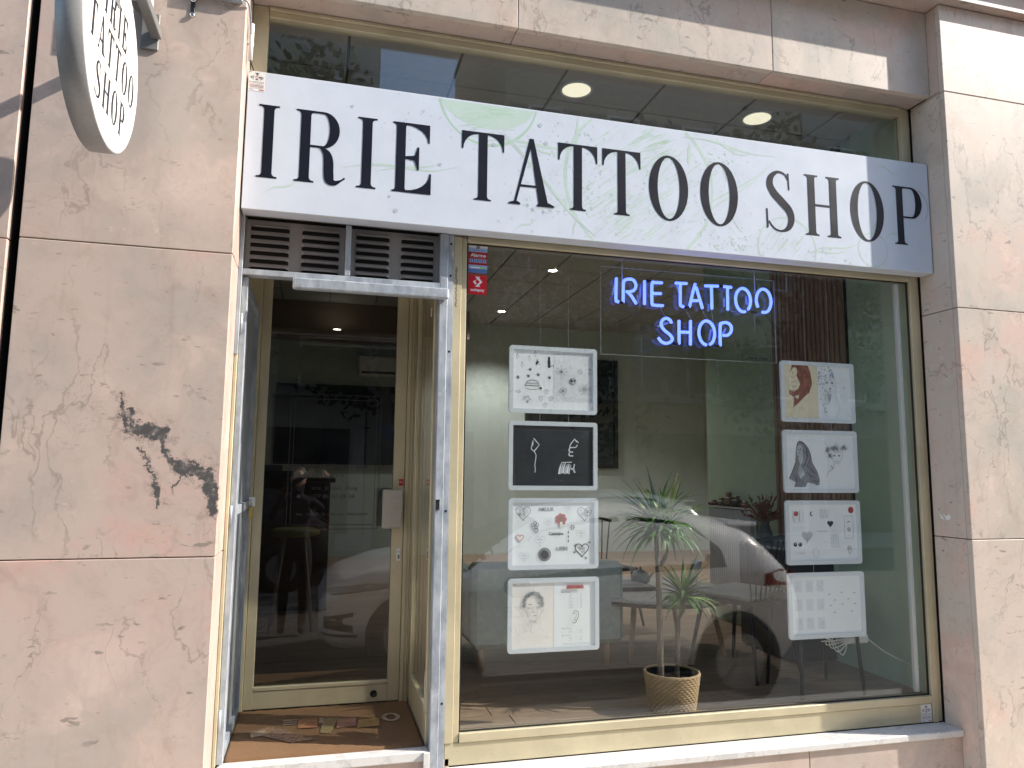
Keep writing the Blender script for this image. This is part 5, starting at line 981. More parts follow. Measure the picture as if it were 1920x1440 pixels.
t = root('dracaena_plant', (1.86, 0.6, 0.70), 'two-stemmed dracaena plant with spiky leaves behind the window', 'plant')
def trunk(pts, r): 
    pp = smoothpath(pts, 8); return tube(bmesh.new(), pp, [r[0]+(r[1]-r[0])*i/(len(pp)-1)+0.0012*math.sin(i*2.1) for i in range(len(pp))], 10)
obm('stem', trunk([(1.822, 0.600, 0.62), (1.818, 0.600, 0.95), (1.812, 0.598, 1.30)], (0.0165, 0.0155)), 'bark', t)
heads = []
for e_ in ((1.795, 0.585, 1.50), (1.822, 0.63, 1.52), (1.868, 0.60, 1.49)): obm('branch', trunk([(1.812, 0.598, 1.29), ((1.812+e_[0])/2+(e_[0]-1.812)*0.35, e_[1], 1.36), e_], (0.012, 0.010)), 'bark', t); heads.append((e_, 46, 0.275))
obm('stem', trunk([(1.925, 0.625, 0.62), (1.930, 0.62, 0.85), (1.935, 0.615, 1.02)], (0.014, 0.0125)), 'bark', t)
for e_ in ((1.905, 0.60, 1.13), (1.975, 0.62, 1.12)): obm('branch', trunk([(1.935, 0.615, 1.01), ((1.935+e_[0])/2+(e_[0]-1.935)*0.3, e_[1], 1.06), e_], (0.010, 0.008)), 'bark', t)
heads.append(((1.972, 0.62, 1.12), 72, 0.21))
for e_, n, L in heads:
    for k in range(n):
        up_ = k/n; el = R(random.uniform(-18, 22)+62*up_**1.5); ll = L*random.uniform(0.75, 1.25); mt = 'leafyellow' if (up_ > 0.8 and random.random() < 0.6) or random.random() < 0.12 else ('leafdark' if random.random() < 0.2 else 'leafgreen')
        leaf_obj(t, (e_[0], e_[1], e_[2]+0.04*up_), k*2.399+random.uniform(-.3, .3), el, ll, random.uniform(0.022, 0.032), mt, random.uniform(0.9, 2.4)*(1.25-up_*0.85))
for k, (az, el, L) in enumerate(((1.7, 72, 0.36), (2.9, 38, 0.38), (2.6, 55, 0.36), (2.3, 62, 0.3), (0.6, 40, 0.34), (0.2, 25, 0.36), (3.3, 22, 0.36))): leaf_obj(t, (1.83, 0.61, 1.53), az, R(el), L, 0.026, 'leafdark' if k < 4 else 'leafgreen', 0.6)
K_ = 0.965; t.scale = (K_, K_, K_); t.location = (1.86*K_, 0.60-0.1325, 1.8+(0.70-1.8)*K_)
# woven basket: over-and-under strands, each bulge real
tb_ = root('wicker_basket', (1.818, 0.468, FL), 'round woven straw basket holding the dracaena', 'basket')
wk = NT('straw'); g = wk.pos('world'); n1 = wk.noise(g, 90, 4); wk.bump(n1, 0.4, 0.002); M['straw'] = wk.fin(wk.mix(n1, (0.34, 0.22, 0.12), (0.58, 0.42, 0.25)), 0.75)
bm = bmesh.new(); nr, ns = 16, 30
for r_ in range(nr):
    z0 = FL+0.004+r_*0.0118; rad = 0.112+0.026*(r_/(nr-1))
    for k in range(ns):
        a0 = 2*math.pi*(k+(0.5 if r_ % 2 else 0))/ns; da = 2*math.pi/ns*1.12; ring = []
        for i in range(5):
            f = i/4; a = a0+da*(f-0.5); bul = math.sin(math.pi*f); rr = rad+0.0075*bul-0.002; hh = 0.0035+0.0042*bul; sk = 0.004*(f-0.5)
            ring.append([bm.verts.new((1.818+(rr+o_)*math.cos(a), 0.468+(rr+o_)*math.sin(a), z0+0.006+sk+h_)) for o_, h_ in ((-0.003, hh), (0.003, hh*0.5), (0.003, -hh*0.5), (-0.003, -hh))])
        for i in range(4):
            for j_ in range(3): bm.faces.new((ring[i][j_], ring[i+1][j_], ring[i+1][j_+1], ring[i][j_+1]))
wv = obm('weave', bm, 'straw', tb_, smooth=True); wv['kind'] = 'stuff'
bm = bmesh.new(); lathe(bm, [(0.107, FL+0.002), (0.107, FL+0.006), (0.134, FL+0.185), (0.129, FL+0.187), (0.105, FL+0.02), (0.10, FL+0.012)], (1.818, 0.468, 0), 40); obm('liner', bm, 'black', tb_)
bm = bmesh.new(); pts = [(1.818+0.1385*math.cos(2*math.pi*k/60), 0.468+0.1385*math.sin(2*math.pi*k/60), FL+0.192+0.0008*math.sin(k*1.57)) for k in range(61)]; tube(bm, pts, 0.0065, 7, cap=False); obm('rim', bm, 'straw', tb_)
obm('soil', lathe(bmesh.new(), [(0.124, FL+0.135), (0.123, FL+0.147)], (1.818, 0.468, 0), 30), 'bark', tb_)

# mint armchair / sofa
t = root('sofa', (1.45, 1.75, FL), 'mint green boxy sofa on wooden legs behind the hanging frames', 'sofa')
box('back', 0.95, 1.95, 1.38, 1.56, FL+0.13, FL+0.64, 'mint', t, 0.03); box('arm', 0.95, 1.08, 1.57, 2.25, FL+0.13, FL+0.56, 'mint', t, 0.03); box('arm', 1.82, 1.95, 1.57, 2.25, FL+0.13, FL+0.56, 'mint', t, 0.03); box('seat', 1.085, 1.815, 1.57, 2.25, FL+0.13, FL+0.30, 'mint', t, 0.02); box('cushion', 1.09, 1.81, 1.58, 2.27, FL+0.305, FL+0.43, 'mint', t, 0.04)
for x, y_ in ((1.02, 1.43), (1.85, 1.43), (1.02, 2.18), (1.85, 2.18)): obm('leg', tube(bmesh.new(), [(x, y_, FL+0.001), (x, y_, FL+0.135)], [0.020, 0.026], 12), 'beech', t)
t = root('coffee_table', (2.30, 1.72, FL), 'round pale coffee table on slim wooden legs', 'table')
obm('table_top', lathe(bmesh.new(), [(0.54, 0.385), (0.555, 0.392), (0.555, 0.405), (0.545, 0.412)], (2.30, 1.72, FL), 56), 'tabletop', t); obm('table_edge', lathe(bmesh.new(), [(0.50, 0.365), (0.557, 0.368), (0.557, 0.384), (0.50, 0.384)], (2.30, 1.72, FL), 56), 'black', t)
for x, y_ in ((2.05, 1.45), (2.60, 1.45), (2.05, 2.0), (2.60, 2.0)): obm('leg', tube(bmesh.new(), [(x+(x-2.3)*0.25, y_+(y_-1.72)*0.25, FL+0.001), (x, y_, FL+0.366)], [0.013, 0.02], 10), 'beech', t)
t = root('design_album', (2.05, 1.75, FL+0.413), 'flat dark album lying on the coffee table', 'album'); box('cover', 1.88, 2.28, 1.60, 1.95, FL+0.413, FL+0.438, 'black', t, 0.003); q = Print((1.90, 1.62, FL+0.438), (0.36, 0, 0), (0, 0.3, 0), (0, 0, 1), 0.00005, 0.0006); q.poly([(0, 0), (1, 0), (1, 1), (0, 1)], 'acrylin'); 
for k in range(12): q.stroke([(0.05+k*0.075, 0.1), (0.08+k*0.075, 0.5)], 0.03, 'ink')
q.done('printed_cover', t)
t = root('small_lamp', (2.62, 1.66, FL+0.413), 'small white pedestal cup on the coffee table', 'cup'); obm('cup_body', lathe(bmesh.new(), [(0.035, 0.0), (0.035, 0.006), (0.008, 0.012), (0.008, 0.11), (0.03, 0.13), (0.042, 0.19), (0.040, 0.19), (0.026, 0.135)], (2.62, 1.66, FL+0.413), 20), 'white', t)
t = root('teapot', (2.30, 1.9, FL+0.413), 'small glass teapot on the coffee table', 'teapot'); obm('pot_body', lathe(bmesh.new(), [(0.04, 0.0), (0.065, 0.02), (0.07, 0.05), (0.05, 0.085), (0.03, 0.095), (0.028, 0.10), (0.008, 0.105), (0.010, 0.12), (0.002, 0.125)], (2.30, 1.9, FL+0.413), 20), 'greyfab', t); obm('spout', tube(bmesh.new(), [(2.36, 1.9, FL+0.45), (2.40, 1.9, FL+0.49)], [0.012, 0.007], 8), 'greyfab', t)
def chair(name, loc, rz, label, cushion=True):
    t = root(name, loc, label, 'chair', rz=rz); L = lambda n, bm, m: obm(n, bm, m, t, local=True)
    L('seat', bbox(bmesh.new(), -0.22, 0.22, -0.21, 0.21, 0.43, 0.455, 0.01), 'black')
    if cushion: L('cushion', bbox(bmesh.new(), -0.20, 0.20, -0.19, 0.19, 0.456, 0.50, 0.018), 'greyfab')
    for sx in (-1, 1):
        for sy in (-1, 1): L('leg', tube(bmesh.new(), [(sx*0.24, sy*0.24, 0.001), (sx*0.18, sy*0.17, 0.43)], [0.010, 0.015], 8), 'black')
    L('top_rail', tube(bmesh.new(), smoothpath([(-0.26, 0.20, 0.80), (-0.12, 0.27, 0.83), (0.12, 0.27, 0.83), (0.26, 0.20, 0.80)], 5), 0.013, 8), 'black')
    for k in range(9): a = -0.19+k*0.0475; L('spindle', tube(bmesh.new(), [(a, 0.185, 0.455), (a*1.28, 0.262-0.06*(abs(a)/0.19)**2, 0.815)], 0.006, 6), 'black')
    return t
chair('spindle_chair', (2.62, 1.08, FL), R(205), 'black spindle-back chair with pale cushion near the window')
chair('spindle_chair', (2.28, 2.62, FL), R(15), 'black spindle-back chair on the far side of the coffee table', False)
t = root('metal_stand', (2.79, 0.62, FL), 'black thin-legged stand behind the lowest right-hand frame', 'stand')
box('shelf', 2.60, 2.98, 0.48, 0.78, FL+0.50, FL+0.52, 'black', t, 0.003)
for x, y_, sx in ((2.62, 0.50, -0.03), (2.96, 0.50, 0.03), (2.62, 0.76, -0.03), (2.96, 0.76, 0.03)): obm('leg', tube(bmesh.new(), [(x+sx, y_-0.03 if y_ < 0.6 else y_+0.03, FL+0.001), (x, y_, FL+0.50)], 0.010, 8), 'black', t)
t = root('power_strip', (2.98, 0.56, FL+0.28), 'white power strip with tangled cables hanging below the lowest right-hand frame', 'power strip'); box('strip_body', 2.90, 3.06, 0.50, 0.535, FL+0.27, FL+0.315, 'white', t, 0.006)
for k in range(5): obm('cable', tube(bmesh.new(), smoothpath([(2.92+0.02*k, 0.50, FL+0.30), (2.86-0.03*k, 0.47, FL+0.22+0.02*k), (2.80-0.01*k, 0.48, FL+0.30), (2.72+0.03*k, 0.49, FL+0.345-0.01*k), (2.74, 0.50, FL+0.49)], 5), 0.003, 6), 'white', t)
obm('cable', tube(bmesh.new(), smoothpath([(3.06, 0.51, FL+0.29), (3.15, 0.48, FL+0.22), (3.25, 0.46, FL+0.17), (3.345, 0.45, FL+0.14)], 6), 0.003, 6), 'white', t)
# radiator with trinkets
t = root('radiator', (3.31, 2.34, FL), 'white ribbed radiator on the green wall', 'radiator')
box('back_panel', 3.325, 3.345, 2.02, 2.66, FL+0.14, FL+0.93, 'radiator', t, 0.003)
for k in range(20): obm('fin', bbox(bmesh.new(), 3.285, 3.324, 2.025+k*0.032, 2.046+k*0.032, FL+0.15, FL+0.925, 0.006), 'radiator', t)
box('top_grille', 3.282, 3.346, 2.02, 2.66, FL+0.931, FL+0.945, 'radiator', t, 0.002)
for nm, y_, hh, m, lab in (('toy_car', 2.12, 0.05, 'terracotta', 'small dark red toy at the near end of the radiator top'), ('toy_block', 2.24, 0.09, 'black', 'dark toy block on the radiator top'), ('toy_house', 2.36, 0.12, 'tan', 'small striped wooden toy house on the radiator top'), ('toy_train', 2.47, 0.07, 'greysteel', 'grey toy engine on the radiator top'), ('toy_log', 2.60, 0.045, 'terracotta', 'brown rounded toy at the far end of the radiator top')):
    t = root(nm, (3.31, y_, FL+0.946), lab, 'toy'); box('toy_body', 3.285, 3.335, y_-0.045, y_+0.045, FL+0.946, FL+0.946+hh*0.65, m, t, 0.008); box('toy_top', 3.292, 3.328, y_-0.025, y_+0.02, FL+0.947+hh*0.65, FL+0.946+hh, 'tan', t, 0.006)
    for k in (-0.028, 0.028): obm('toy_wheel', lathe(bmesh.new(), [(0.012, -0.004), (0.012, 0.004)], (3.281, y_+k, FL+0.9585), 10, axis='X'), 'black', t)
t = root('slat_panel', (3.345, 1.3, 1.34), 'walnut wood slat panel on the green side wall', 'wall panel')
box('backing', 3.342, 3.358, 0.92, 1.72, 1.34, 4.03, 'black', t, 0)
for k in range(17): box('slat', 3.318, 3.3415, 0.925+k*0.047, 0.957+k*0.047, 1.34, 4.03, 'walnut', t, 0.002)
t = root('black_cabinet', (3.2, 1.45, FL), 'low black cabinet under the slat panel', 'cabinet'); box('carcass', 3.02, 3.355, 1.15, 1.75, FL+0.01, FL+0.72, 'black', t, 0.004); box('drawer_front', 3.012, 3.0195, 1.16, 1.74, FL+0.38, FL+0.71, 'black', t, 0.002); box('drawer_front', 3.012, 3.0195, 1.16, 1.74, FL+0.03, FL+0.36, 'black', t, 0.002)
t = root('dried_bouquet', (3.18, 1.66, FL+0.721), 'dark dried bouquet standing on the low black cabinet', 'bouquet'); obm('vase', lathe(bmesh.new(), [(0.04, 0), (0.055, 0.06), (0.03, 0.13), (0.036, 0.15)], (3.18, 1.66, FL+0.721), 16), 'greysteel', t)
bq = bmesh.new()
for k in range(70):
    a, e = random.uniform(0, 6.28), random.uniform(0.3, 1.4); L = random.uniform(0.10, 0.24); d_ = Vector((math.cos(a)*math.cos(e), math.sin(a)*math.cos(e), math.sin(e))); p0 = Vector((3.18, 1.66, FL+0.86)); p1 = p0+d_*L; tube(bq, [p0, p1], 0.0018, 4, cap=False)
    for w in range(4): c = p0+d_*L*random.uniform(0.6, 1.0); u_ = Vector((random.gauss(0, 1), random.gauss(0, 1), random.gauss(0, 1))).normalized()*0.018; v_ = u_.cross(d_).normalized()*0.010; bq.faces.new([bq.verts.new(c+x) for x in (u_, v_, -u_, -v_)])
obm('dry_stems', bq, 'terracotta', t)
# far end of the room
t = root('loft_window', (3.8, 7.7, 1.87), 'black framed interior window on the grey back wall', 'window'); fb = bmesh.new(); lx0, lx1, lz0, lz1 = 3.05, 4.57, 1.87, 3.58
for a, b in ((lx0, lx0+0.06), (3.53, 3.58), (4.03, 4.08), (lx1-0.06, lx1)): bbox(fb, a, b, 7.66, 7.715, lz0, lz1, 0.003)
bbox(fb, lx0+0.06, lx1-0.06, 7.67, 7.71, lz0, lz0+0.06); bbox(fb, lx0+0.06, lx1-0.06, 7.67, 7.71, lz1-0.06, lz1); obm('window_frame', fb, 'black', t)
for a, b in ((lx0+0.06, 3.53), (3.58, 4.03), (4.08, lx1-0.06)): box('pane', a, b, 7.695, 7.705, lz0+0.06, lz1-0.06, 'winglass', t, 0)
t = root('wall_screen', (0.3, 7.69, 1.9), 'large dark screen on the far wall seen through the door', 'screen'); box('screen_panel', -0.6, 1.30, 7.66, 7.715, 1.88, 3.02, 'black', t, 0.004); box('screen_glass', -0.56, 1.26, 7.655, 7.6595, 1.92, 2.98, 'winglass', t, 0)
t = root('air_conditioner', (0.9, 7.6, 3.15), 'white wall air conditioner at the far end of the shop', 'air conditioner'); box('unit_body', 0.52, 1.30, 7.48, 7.715, 3.16, 3.44, 'white', t, 0.02); box('vent_slot', 0.56, 1.26, 7.476, 7.4795, 3.18, 3.215, 'black', t, 0)
t = root('reception_counter', (-0.55, 3.6, FL), 'wooden reception counter inside the shop behind the door', 'counter'); box('counter_front', -1.5, 0.12, 3.60, 3.63, FL+0.01, FL+1.10, 'tan', t, 0.003); box('counter_top', -1.55, 0.16, 3.55, 4.15, FL+1.102, FL+1.14, 'tan', t, 0.004); box('counter_side', 0.08, 0.12, 3.632, 4.1, FL+0.01, FL+1.10, 'tan', t, 0.002)
t = root('counter_lamp', (-0.45, 3.8, FL+1.141), 'dark desk item standing on the reception counter', 'desk item'); box('item_base', -0.6, -0.2, 3.70, 3.90, FL+1.141, FL+1.20, 'black', t, 0.006); box('item_top', -0.55, -0.3, 3.74, 3.86, FL+1.201, FL+1.25, 'greysteel', t, 0.006)
t = root('bar_stool', (-0.15, 2.9, FL), 'yellow topped bar stool in front of the reception counter', 'stool'); obm('stool_seat', lathe(bmesh.new(), [(0.15, 0.70), (0.19, 0.715), (0.19, 0.745), (0.14, 0.76)], (-0.15, 2.9, FL), 28), plain('mustard_seat', (0.42, 0.36, 0.10), 0.6), t)
for k in range(4): a = R(45+90*k); obm('leg', tube(bmesh.new(), [(-0.15+0.22*math.cos(a), 2.9+0.22*math.sin(a), FL+0.001), (-0.15+0.10*math.cos(a), 2.9+0.10*math.sin(a), FL+0.70)], 0.012, 8), 'beech', t)
# ceiling spots: housing ring, lit lens, and a lamp in each lit one
M['lens'] = m_emit('spot_lens', (1.0, 0.93, 0.70), 0.42, (0.8, 0.75, 0.6)); M['lenshot'] = m_emit('spot_lens_bright', (1.0, 0.90, 0.75), 8.0, (0.8, 0.75, 0.6))
for i, (x, y_, r_, hot, lab) in enumerate(((1.39, 0.73, 0.085, 0, 'round cream ceiling light seen above the letters TT of the fascia sign'), (2.61, 0.75, 0.085, 0, 'round cream ceiling light seen above the letter S of the fascia sign'), (2.46, 4.5, 0.05, 1, 'tiny bright ceiling spot left of the neon sign'), (2.42, 6.72, 0.05, 1, 'tiny bright ceiling spot near the window stickers'), (0.18, 6.66, 0.05, 1, 'tiny bright ceiling spot seen through the door glass'), (4.6, 4.6, 0.05, 1, 'tiny bright ceiling spot hidden deep in the right of the room'))):
    zc = CZ if not (i == 4) else 3.649
    t = root('ceiling_light', (x, y_, zc-0.02), lab, 'ceiling light', 'round ceiling lights in the shop'); obm('light_ring', lathe(bmesh.new(), [(r_, 0.0), (r_+0.016, -0.002), (r_+0.016, -0.010), (r_, -0.010)], (x, y_, zc), 28, cap=False), 'white', t); obm('light_lens', lathe(bmesh.new(), [(r_-0.001, -0.0005), (r_-0.001, -0.007)], (x, y_, zc), 28), 'lenshot' if hot else 'lens', t)
    if hot:
        ld = bpy.data.lights.new('ceiling_lamp', 'SPOT'); ld.energy = 5 if i == 4 else 68; ld.spot_size = R(125); ld.spot_blend = 0.6; ld.color = (1.0, 0.97, 0.92); ld.shadow_soft_size = 0.05; lo = bpy.data.objects.new('ceiling_lamp', ld); col.objects.link(lo); lo.parent = t; lo.location = (0, 0, -0.005)

# ================================================================== THE STREET BEHIND THE CAMERA (seen only in the glass)
def lerp_tab(tab, x):
    for (a, va), (b, vb) in zip(tab, tab[1:]):
        if x <= b: return va+(vb-va)*max(0, (x-a))/(b-a)
    return tab[-1][1]
TOP = [(0, .60), (.05, .72), (.15, .82), (.5, .93), (1.0, 1.03), (1.3, 1.22), (1.7, 1.44), (2.1, 1.52), (2.5, 1.53), (3.0, 1.48), (3.35, 1.40), (3.55, 1.33), (3.78, 1.06), (3.9, .97), (4.0, .82)]
WID = [(0, .56), (.06, .68), (.2, .78), (.45, .85), (.9, .885), (1.6, .87), (2.5, .875), (3.2, .89), (3.5, .86), (3.8, .77), (4.0, .60)]
def car_sec(x):
    w = lerp_tab(WID, x); zt = lerp_tab(TOP, x); zb = lerp_tab([(0, .30), (.15, .22), (3.7, .22), (4.0, .36)], x); belt = min(zt-.05, lerp_tab([(0, .60), (.15, .75), (.5, .86), (1.1, .95), (2.9, 1.02), (3.6, 1.06), (4.0, .95)], x))
    k = min(1, max(0, (zt-belt-.06)/.3)); wr = w*(.88-.22*k)
    return [(0, zb), (w*.84, zb), (w*.965, zb+.10), (w, .48), (w*.985, (.5+belt)/2), (w*.99, belt-.06), (w*.95, belt), (w*.95+(wr-w*.95)*.5, belt+(zt-belt)*.52), (wr, zt-.05*k-.012), (wr*.80, zt-.008), (wr*.4, zt+.008), (0, zt+.012)]
def make_car(ox, oy, paint, label, text=False):
    t = root('parked_car', (ox+2.1, oy, 0.0), label, 'car', 'cars parked along the kerb')
    N = 57; xs = [4.0*i/(N-1) for i in range(N)]; bm = bmesh.new(); rows = []
    for x in xs:
        h = car_sec(x); full = [(-y, z) for y, z in h[::-1]]+h[1:-1]; rows.append([bm.verts.new((ox+x, oy+y, z)) for y, z in full])
    m = len(rows[0])
    for a, b in zip(rows, rows[1:]):
        for k in range(m): bm.faces.new((a[k], a[(k+1) % m], b[(k+1) % m], b[k]))
    bm.faces.new(rows[0]); bm.faces.new(rows[-1][::-1]); body = obm('body', bm, paint, t, smooth=True)
    def skinstrip(name, x0, x1, za, zb_, mat, side, lift=.005, n=10):
        b2 = bmesh.new(); A, Bq = [], []
        def Y(x, z):
            s_ = car_sec(x)
            for (y0, z0), (y1, z1) in zip(s_[1:], s_[2:]):
                if z0 <= z <= z1 or z1 <= z <= z0: return y0+(y1-y0)*((z-z0)/(z1-z0) if z1 != z0 else 0)
            return s_[4][0]
        for i in range(n+1):
            f = i/n; x = x0+(x1-x0)*f; zl, zh = (za(f), zb_(f)); A.append(b2.verts.new((ox+x, oy+side*(Y(x, zl)+lift), zl))); Bq.append(b2.verts.new((ox+x, oy+side*(Y(x, zh)+lift), zh)))
        for i in range(n): b2.faces.new((A[i], A[i+1], Bq[i+1], Bq[i]))
        return obm(name, b2, mat, t, smooth=True)
    bl = lambda x: car_sec(x)[6][1]+.02
    for s_ in (1, -1):
        for a, b in ((1.38, 2.34), (2.40, 3.18)): skinstrip('side_window', a, b, lambda f, a=a, b=b: bl(a+(b-a)*f), lambda f, a=a, b=b: max(bl(a+(b-a)*f)+.01, lerp_tab(TOP, a+(b-a)*f)-(.10 if a > 2 and f > .7 else .085)-(max(0, (f-.72))*.55 if a > 2 else 0)), 'carglass', s_, .004, 14)
        skinstrip('headlight', .06, .66, lambda f: .70+.08*f, lambda f: .745+.10*f-.10*max(0, f-.55), 'carlamp', s_, .006); skinstrip('headlight_shade', .10, .70, lambda f: .69+.085*f, lambda f: .70+.085*f, 'black', s_, .007)
        skinstrip('bumper_intake', .05, .30, lambda f: .40-.03*f, lambda f: .50+.05*f, 'black', s_, .006); skinstrip('bumper_intake', .03, .34, lambda f: .33, lambda f: .355, 'black', s_, .006); skinstrip('tail_light', 3.52, 3.93, lambda f: .90-.02*f, lambda f: 1.02-.06*abs(f-.5), 'carred', s_, .006); skinstrip('sill_trim', .9, 3.15, lambda f: .245, lambda f: .31, 'black', s_, .006)
        for xg in (1.24, 2.37, 3.14): skinstrip('door_gap', xg, xg+.010, lambda f: .33, lambda f, xg=xg: bl(xg)-.02, 'black', s_, .003, 1)
        skinstrip('door_handle', 2.14, 2.34, lambda f: .90, lambda f: .925, paint, s_, .02); skinstrip('door_handle', 2.9, 3.08, lambda f: .93, lambda f: .955, paint, s_, .02)
        mir = obm('wing_mirror', bbox(bmesh.new(), ox+1.30, ox+1.50, oy+(s_*.89 if s_ > 0 else -1.05), oy+(1.05 if s_ > 0 else -.89), .90, 1.03, .035), 'black', t)
        for xw in (.78, 3.24):
            w = lerp_tab(WID, xw); yy = oy+s_*(w-.004)
            obm('wheel_arch', lathe(bmesh.new(), [(.375, -.06*s_), (.375, .010*s_), (.345, .012*s_)], (ox+xw, yy, .335), 40, axis='Y'), 'black', t)
            wh = obm('tyre', lathe(bmesh.new(), [(.22, -.02*s_), (.325, -.02*s_), (.33, .018*s_), (.315, .030*s_), (.225, .030*s_), (.22, .020*s_)], (ox+xw, yy, .332), 36, axis='Y'), 'tyre', t)
            rb_ = bmesh.new(); lathe(rb_, [(.215, .019*s_), (.222, .028*s_), (.20, .030*s_), (.195, .0225*s_)], (ox+xw, yy, .332), 30, axis='Y'); lathe(rb_, [(.05, .022*s_), (.045, .036*s_)], (ox+xw, yy, .332), 16, axis='Y')
            for k in range(5):
                a = R(72*k+20); c_, d_ = math.cos(a), math.sin(a); pts = [(.04, -.025), (.195, -.040), (.195, .040), (.04, .025)]; rb_.faces.new([rb_.verts.new((ox+xw+u*c_-v*d_, yy+.032*s_, .332+u*d_+v*c_)) for u, v in pts])
            obm('rim', rb_, 'rim', wh)
    def topglass(name, x0, x1, i0):
        b2 = bmesh.new(); pr = None
        for i in range(9):
            x = x0+(x1-x0)*i/8; h = car_sec(x); row = [b2.verts.new((ox+x, oy+sg*h[j_][0]*.97, h[j_][1]+.006)) for sg, j_ in ((-1, 8), (-1, 9), (-1, 10), (1, 11), (1, 10), (1, 9), (1, 8))]
            if pr:
                for k in range(6): b2.faces.new((pr[k], pr[k+1], row[k+1], row[k]))
            pr = row
        obm(name, b2, 'carglass', t, smooth=True)
    topglass('windscreen', 1.05, 1.67, 8); topglass('rear_window', 3.59, 3.79, 8)
    obm('spoiler', bbox(bmesh.new(), ox+3.38, ox+3.68, oy-.52, oy+.52, 1.355, 1.39, .015), paint, t)
    gr = bmesh.new(); bbox(gr, ox-.004, ox+.02, oy-.42, oy+.42, .36, .50, .01); obm('grille', gr, 'black', t)
    if text:
        q = Print((ox+1.45, oy+.8745, .60), (-1, 0, 0), (0, 0, 1), (0, 1, 0), .0001, .012); q.text('LIZE', -0.12, .135, .085, 'inkgrey', .26); q.text('OTIVE', -0.06, .03, .055, 'inkgrey', .20); q.done('door_lettering', t)
    return t
make_car(0.06, -2.585, 'carwhite', 'white crossover car parked in front of the shop, mirrored in its glass', True)
make_car(2.2, -7.6, 'cargrey', 'silver car parked across the street, mirrored faintly in the window')

make_car(-3.7, -7.5, 'black', 'black car added across the street to darken the reflection in the door')  # added car, darkens the background mirrored in the door glass

# photographer, one continuous body grown round a skeleton
def skin_body(name, joints, edges, mat, parent, root_i=0, sub=2):
    me = bpy.data.meshes.new(name); base = wloc(parent); me.from_pydata([Vector(j[:3])-base for j in joints], edges, []); o = bpy.data.objects.new(name, me); col.objects.link(o); o.parent = parent
    o.modifiers.new('skin', 'SKIN'); sv = me.skin_vertices[0].data if me.skin_vertices else None
    if sv is None: return o
    for i, j in enumerate(joints): r = j[3]; sv[i].radius = (r, r) if not isinstance(r, tuple) else r
    sv[root_i].use_root = True; s_ = o.modifiers.new('sub', 'SUBSURF'); s_.levels = sub; s_.render_levels = sub; me.materials.append(M[mat])
    for p_ in me.polygons: p_.use_smooth = True
    return o
t = root('person', (-0.22, -3.62, 0.0), 'person in dark clothes holding up a phone, mirrored in the door glass', 'person')
bx_, by_ = -0.20, -3.62
J = [(bx_, by_, .95, .15), (bx_, by_, 1.12, .135), (bx_, by_, 1.32, (.17, .12)), (bx_, by_, 1.45, (.13, .09)), (bx_, by_, 1.53, .055), (bx_, by_+.01, 1.62, .085), (bx_, by_+.015, 1.72, .09), (bx_, by_+.01, 1.79, .06),
     (bx_-.19, by_, 1.43, .06), (bx_-.27, by_+.12, 1.26, .048), (bx_-.12+.0, by_+.36, 1.60, .034), (bx_+.10, by_+.40, 1.75, .028),
     (bx_+.19, by_, 1.43, .06), (bx_+.33, by_+.14, 1.30, .048), (bx_+.34, by_+.34, 1.60, .034), (bx_+.30, by_+.40, 1.74, .028),
     (bx_-.10, by_, .88, .10), (bx_-.11, by_+.02, .50, .065), (bx_-.12, by_-.02, .10, .045), (bx_-.12, by_+.12, .045, .04),
     (bx_+.10, by_, .88, .10), (bx_+.11, by_+.02, .50, .065), (bx_+.10, by_-.02, .10, .045), (bx_+.10, by_+.12, .045, .04)]
E_ = [(0, 1), (1, 2), (2, 3), (3, 4), (4, 5), (5, 6), (6, 7), (3, 8), (8, 9), (9, 10), (10, 11), (3, 12), (12, 13), (13, 14), (14, 15), (0, 16), (16, 17), (17, 18), (18, 19), (0, 20), (20, 21), (21, 22), (22, 23)]
skin_body('body', J, E_, 'cloth', t)
for sx, hx in ((-1, bx_+.10), (1, bx_+.30)):
    hy, hz = by_+.41, 1.75; HJ = [(hx, hy-.02, hz-.03, .024), (hx, hy+.005, hz+.01, .026)]; HE = [(0, 1)]
    for k, dz in enumerate((.045, .025, .005, -.015)):
        i = len(HJ); HJ += [(hx-sx*.015, hy+.02, hz+dz*.8, .010), (hx-sx*.040, hy+.03, hz+dz, .009), (hx-sx*(.062-.004*k), hy+.022, hz+dz, .008)]; HE += [(1, i), (i, i+1), (i+1, i+2)]
    i = len(HJ); HJ += [(hx-sx*.02, hy-.015, hz-.01, .011), (hx-sx*.045, hy-.022, hz+.0, .009)]; HE += [(0, i), (i, i+1)]
    skin_body('hand', HJ, HE, 'skin', t, sub=1)
hd = bmesh.new(); bmesh.ops.create_uvsphere(hd, u_segments=20, v_segments=14, radius=.098)
for v in hd.verts: v.co = Vector((v.co.x*.86+bx_, v.co.y*1.0+by_+.012, v.co.z*1.25+1.70))
obm('face', hd, 'skin', t, smooth=True)
hr = bmesh.new(); bmesh.ops.create_uvsphere(hr, u_segments=20, v_segments=14, radius=.107)
for v in hr.verts: v.co = Vector((v.co.x*.90+bx_, v.co.y*1.0+by_-.012-(.03 if v.co.z < .01 else 0), max(v.co.z, -.03)*1.22+1.715))
obm('hair', hr, 'hair', t, smooth=True)
t = root('phone', (0.0, -3.196, 1.76), 'black phone held up by the photographer, mirrored in the door glass', 'phone'); box('phone_body', -.078, .078, -3.204, -3.196, 1.755, 1.832, 'black', t, .003); obm('lens', lathe(bmesh.new(), [(.007, 0), (.007, .003)], (0.0, -3.1955, 1.80), 12, axis='Y'), 'carglass', t)

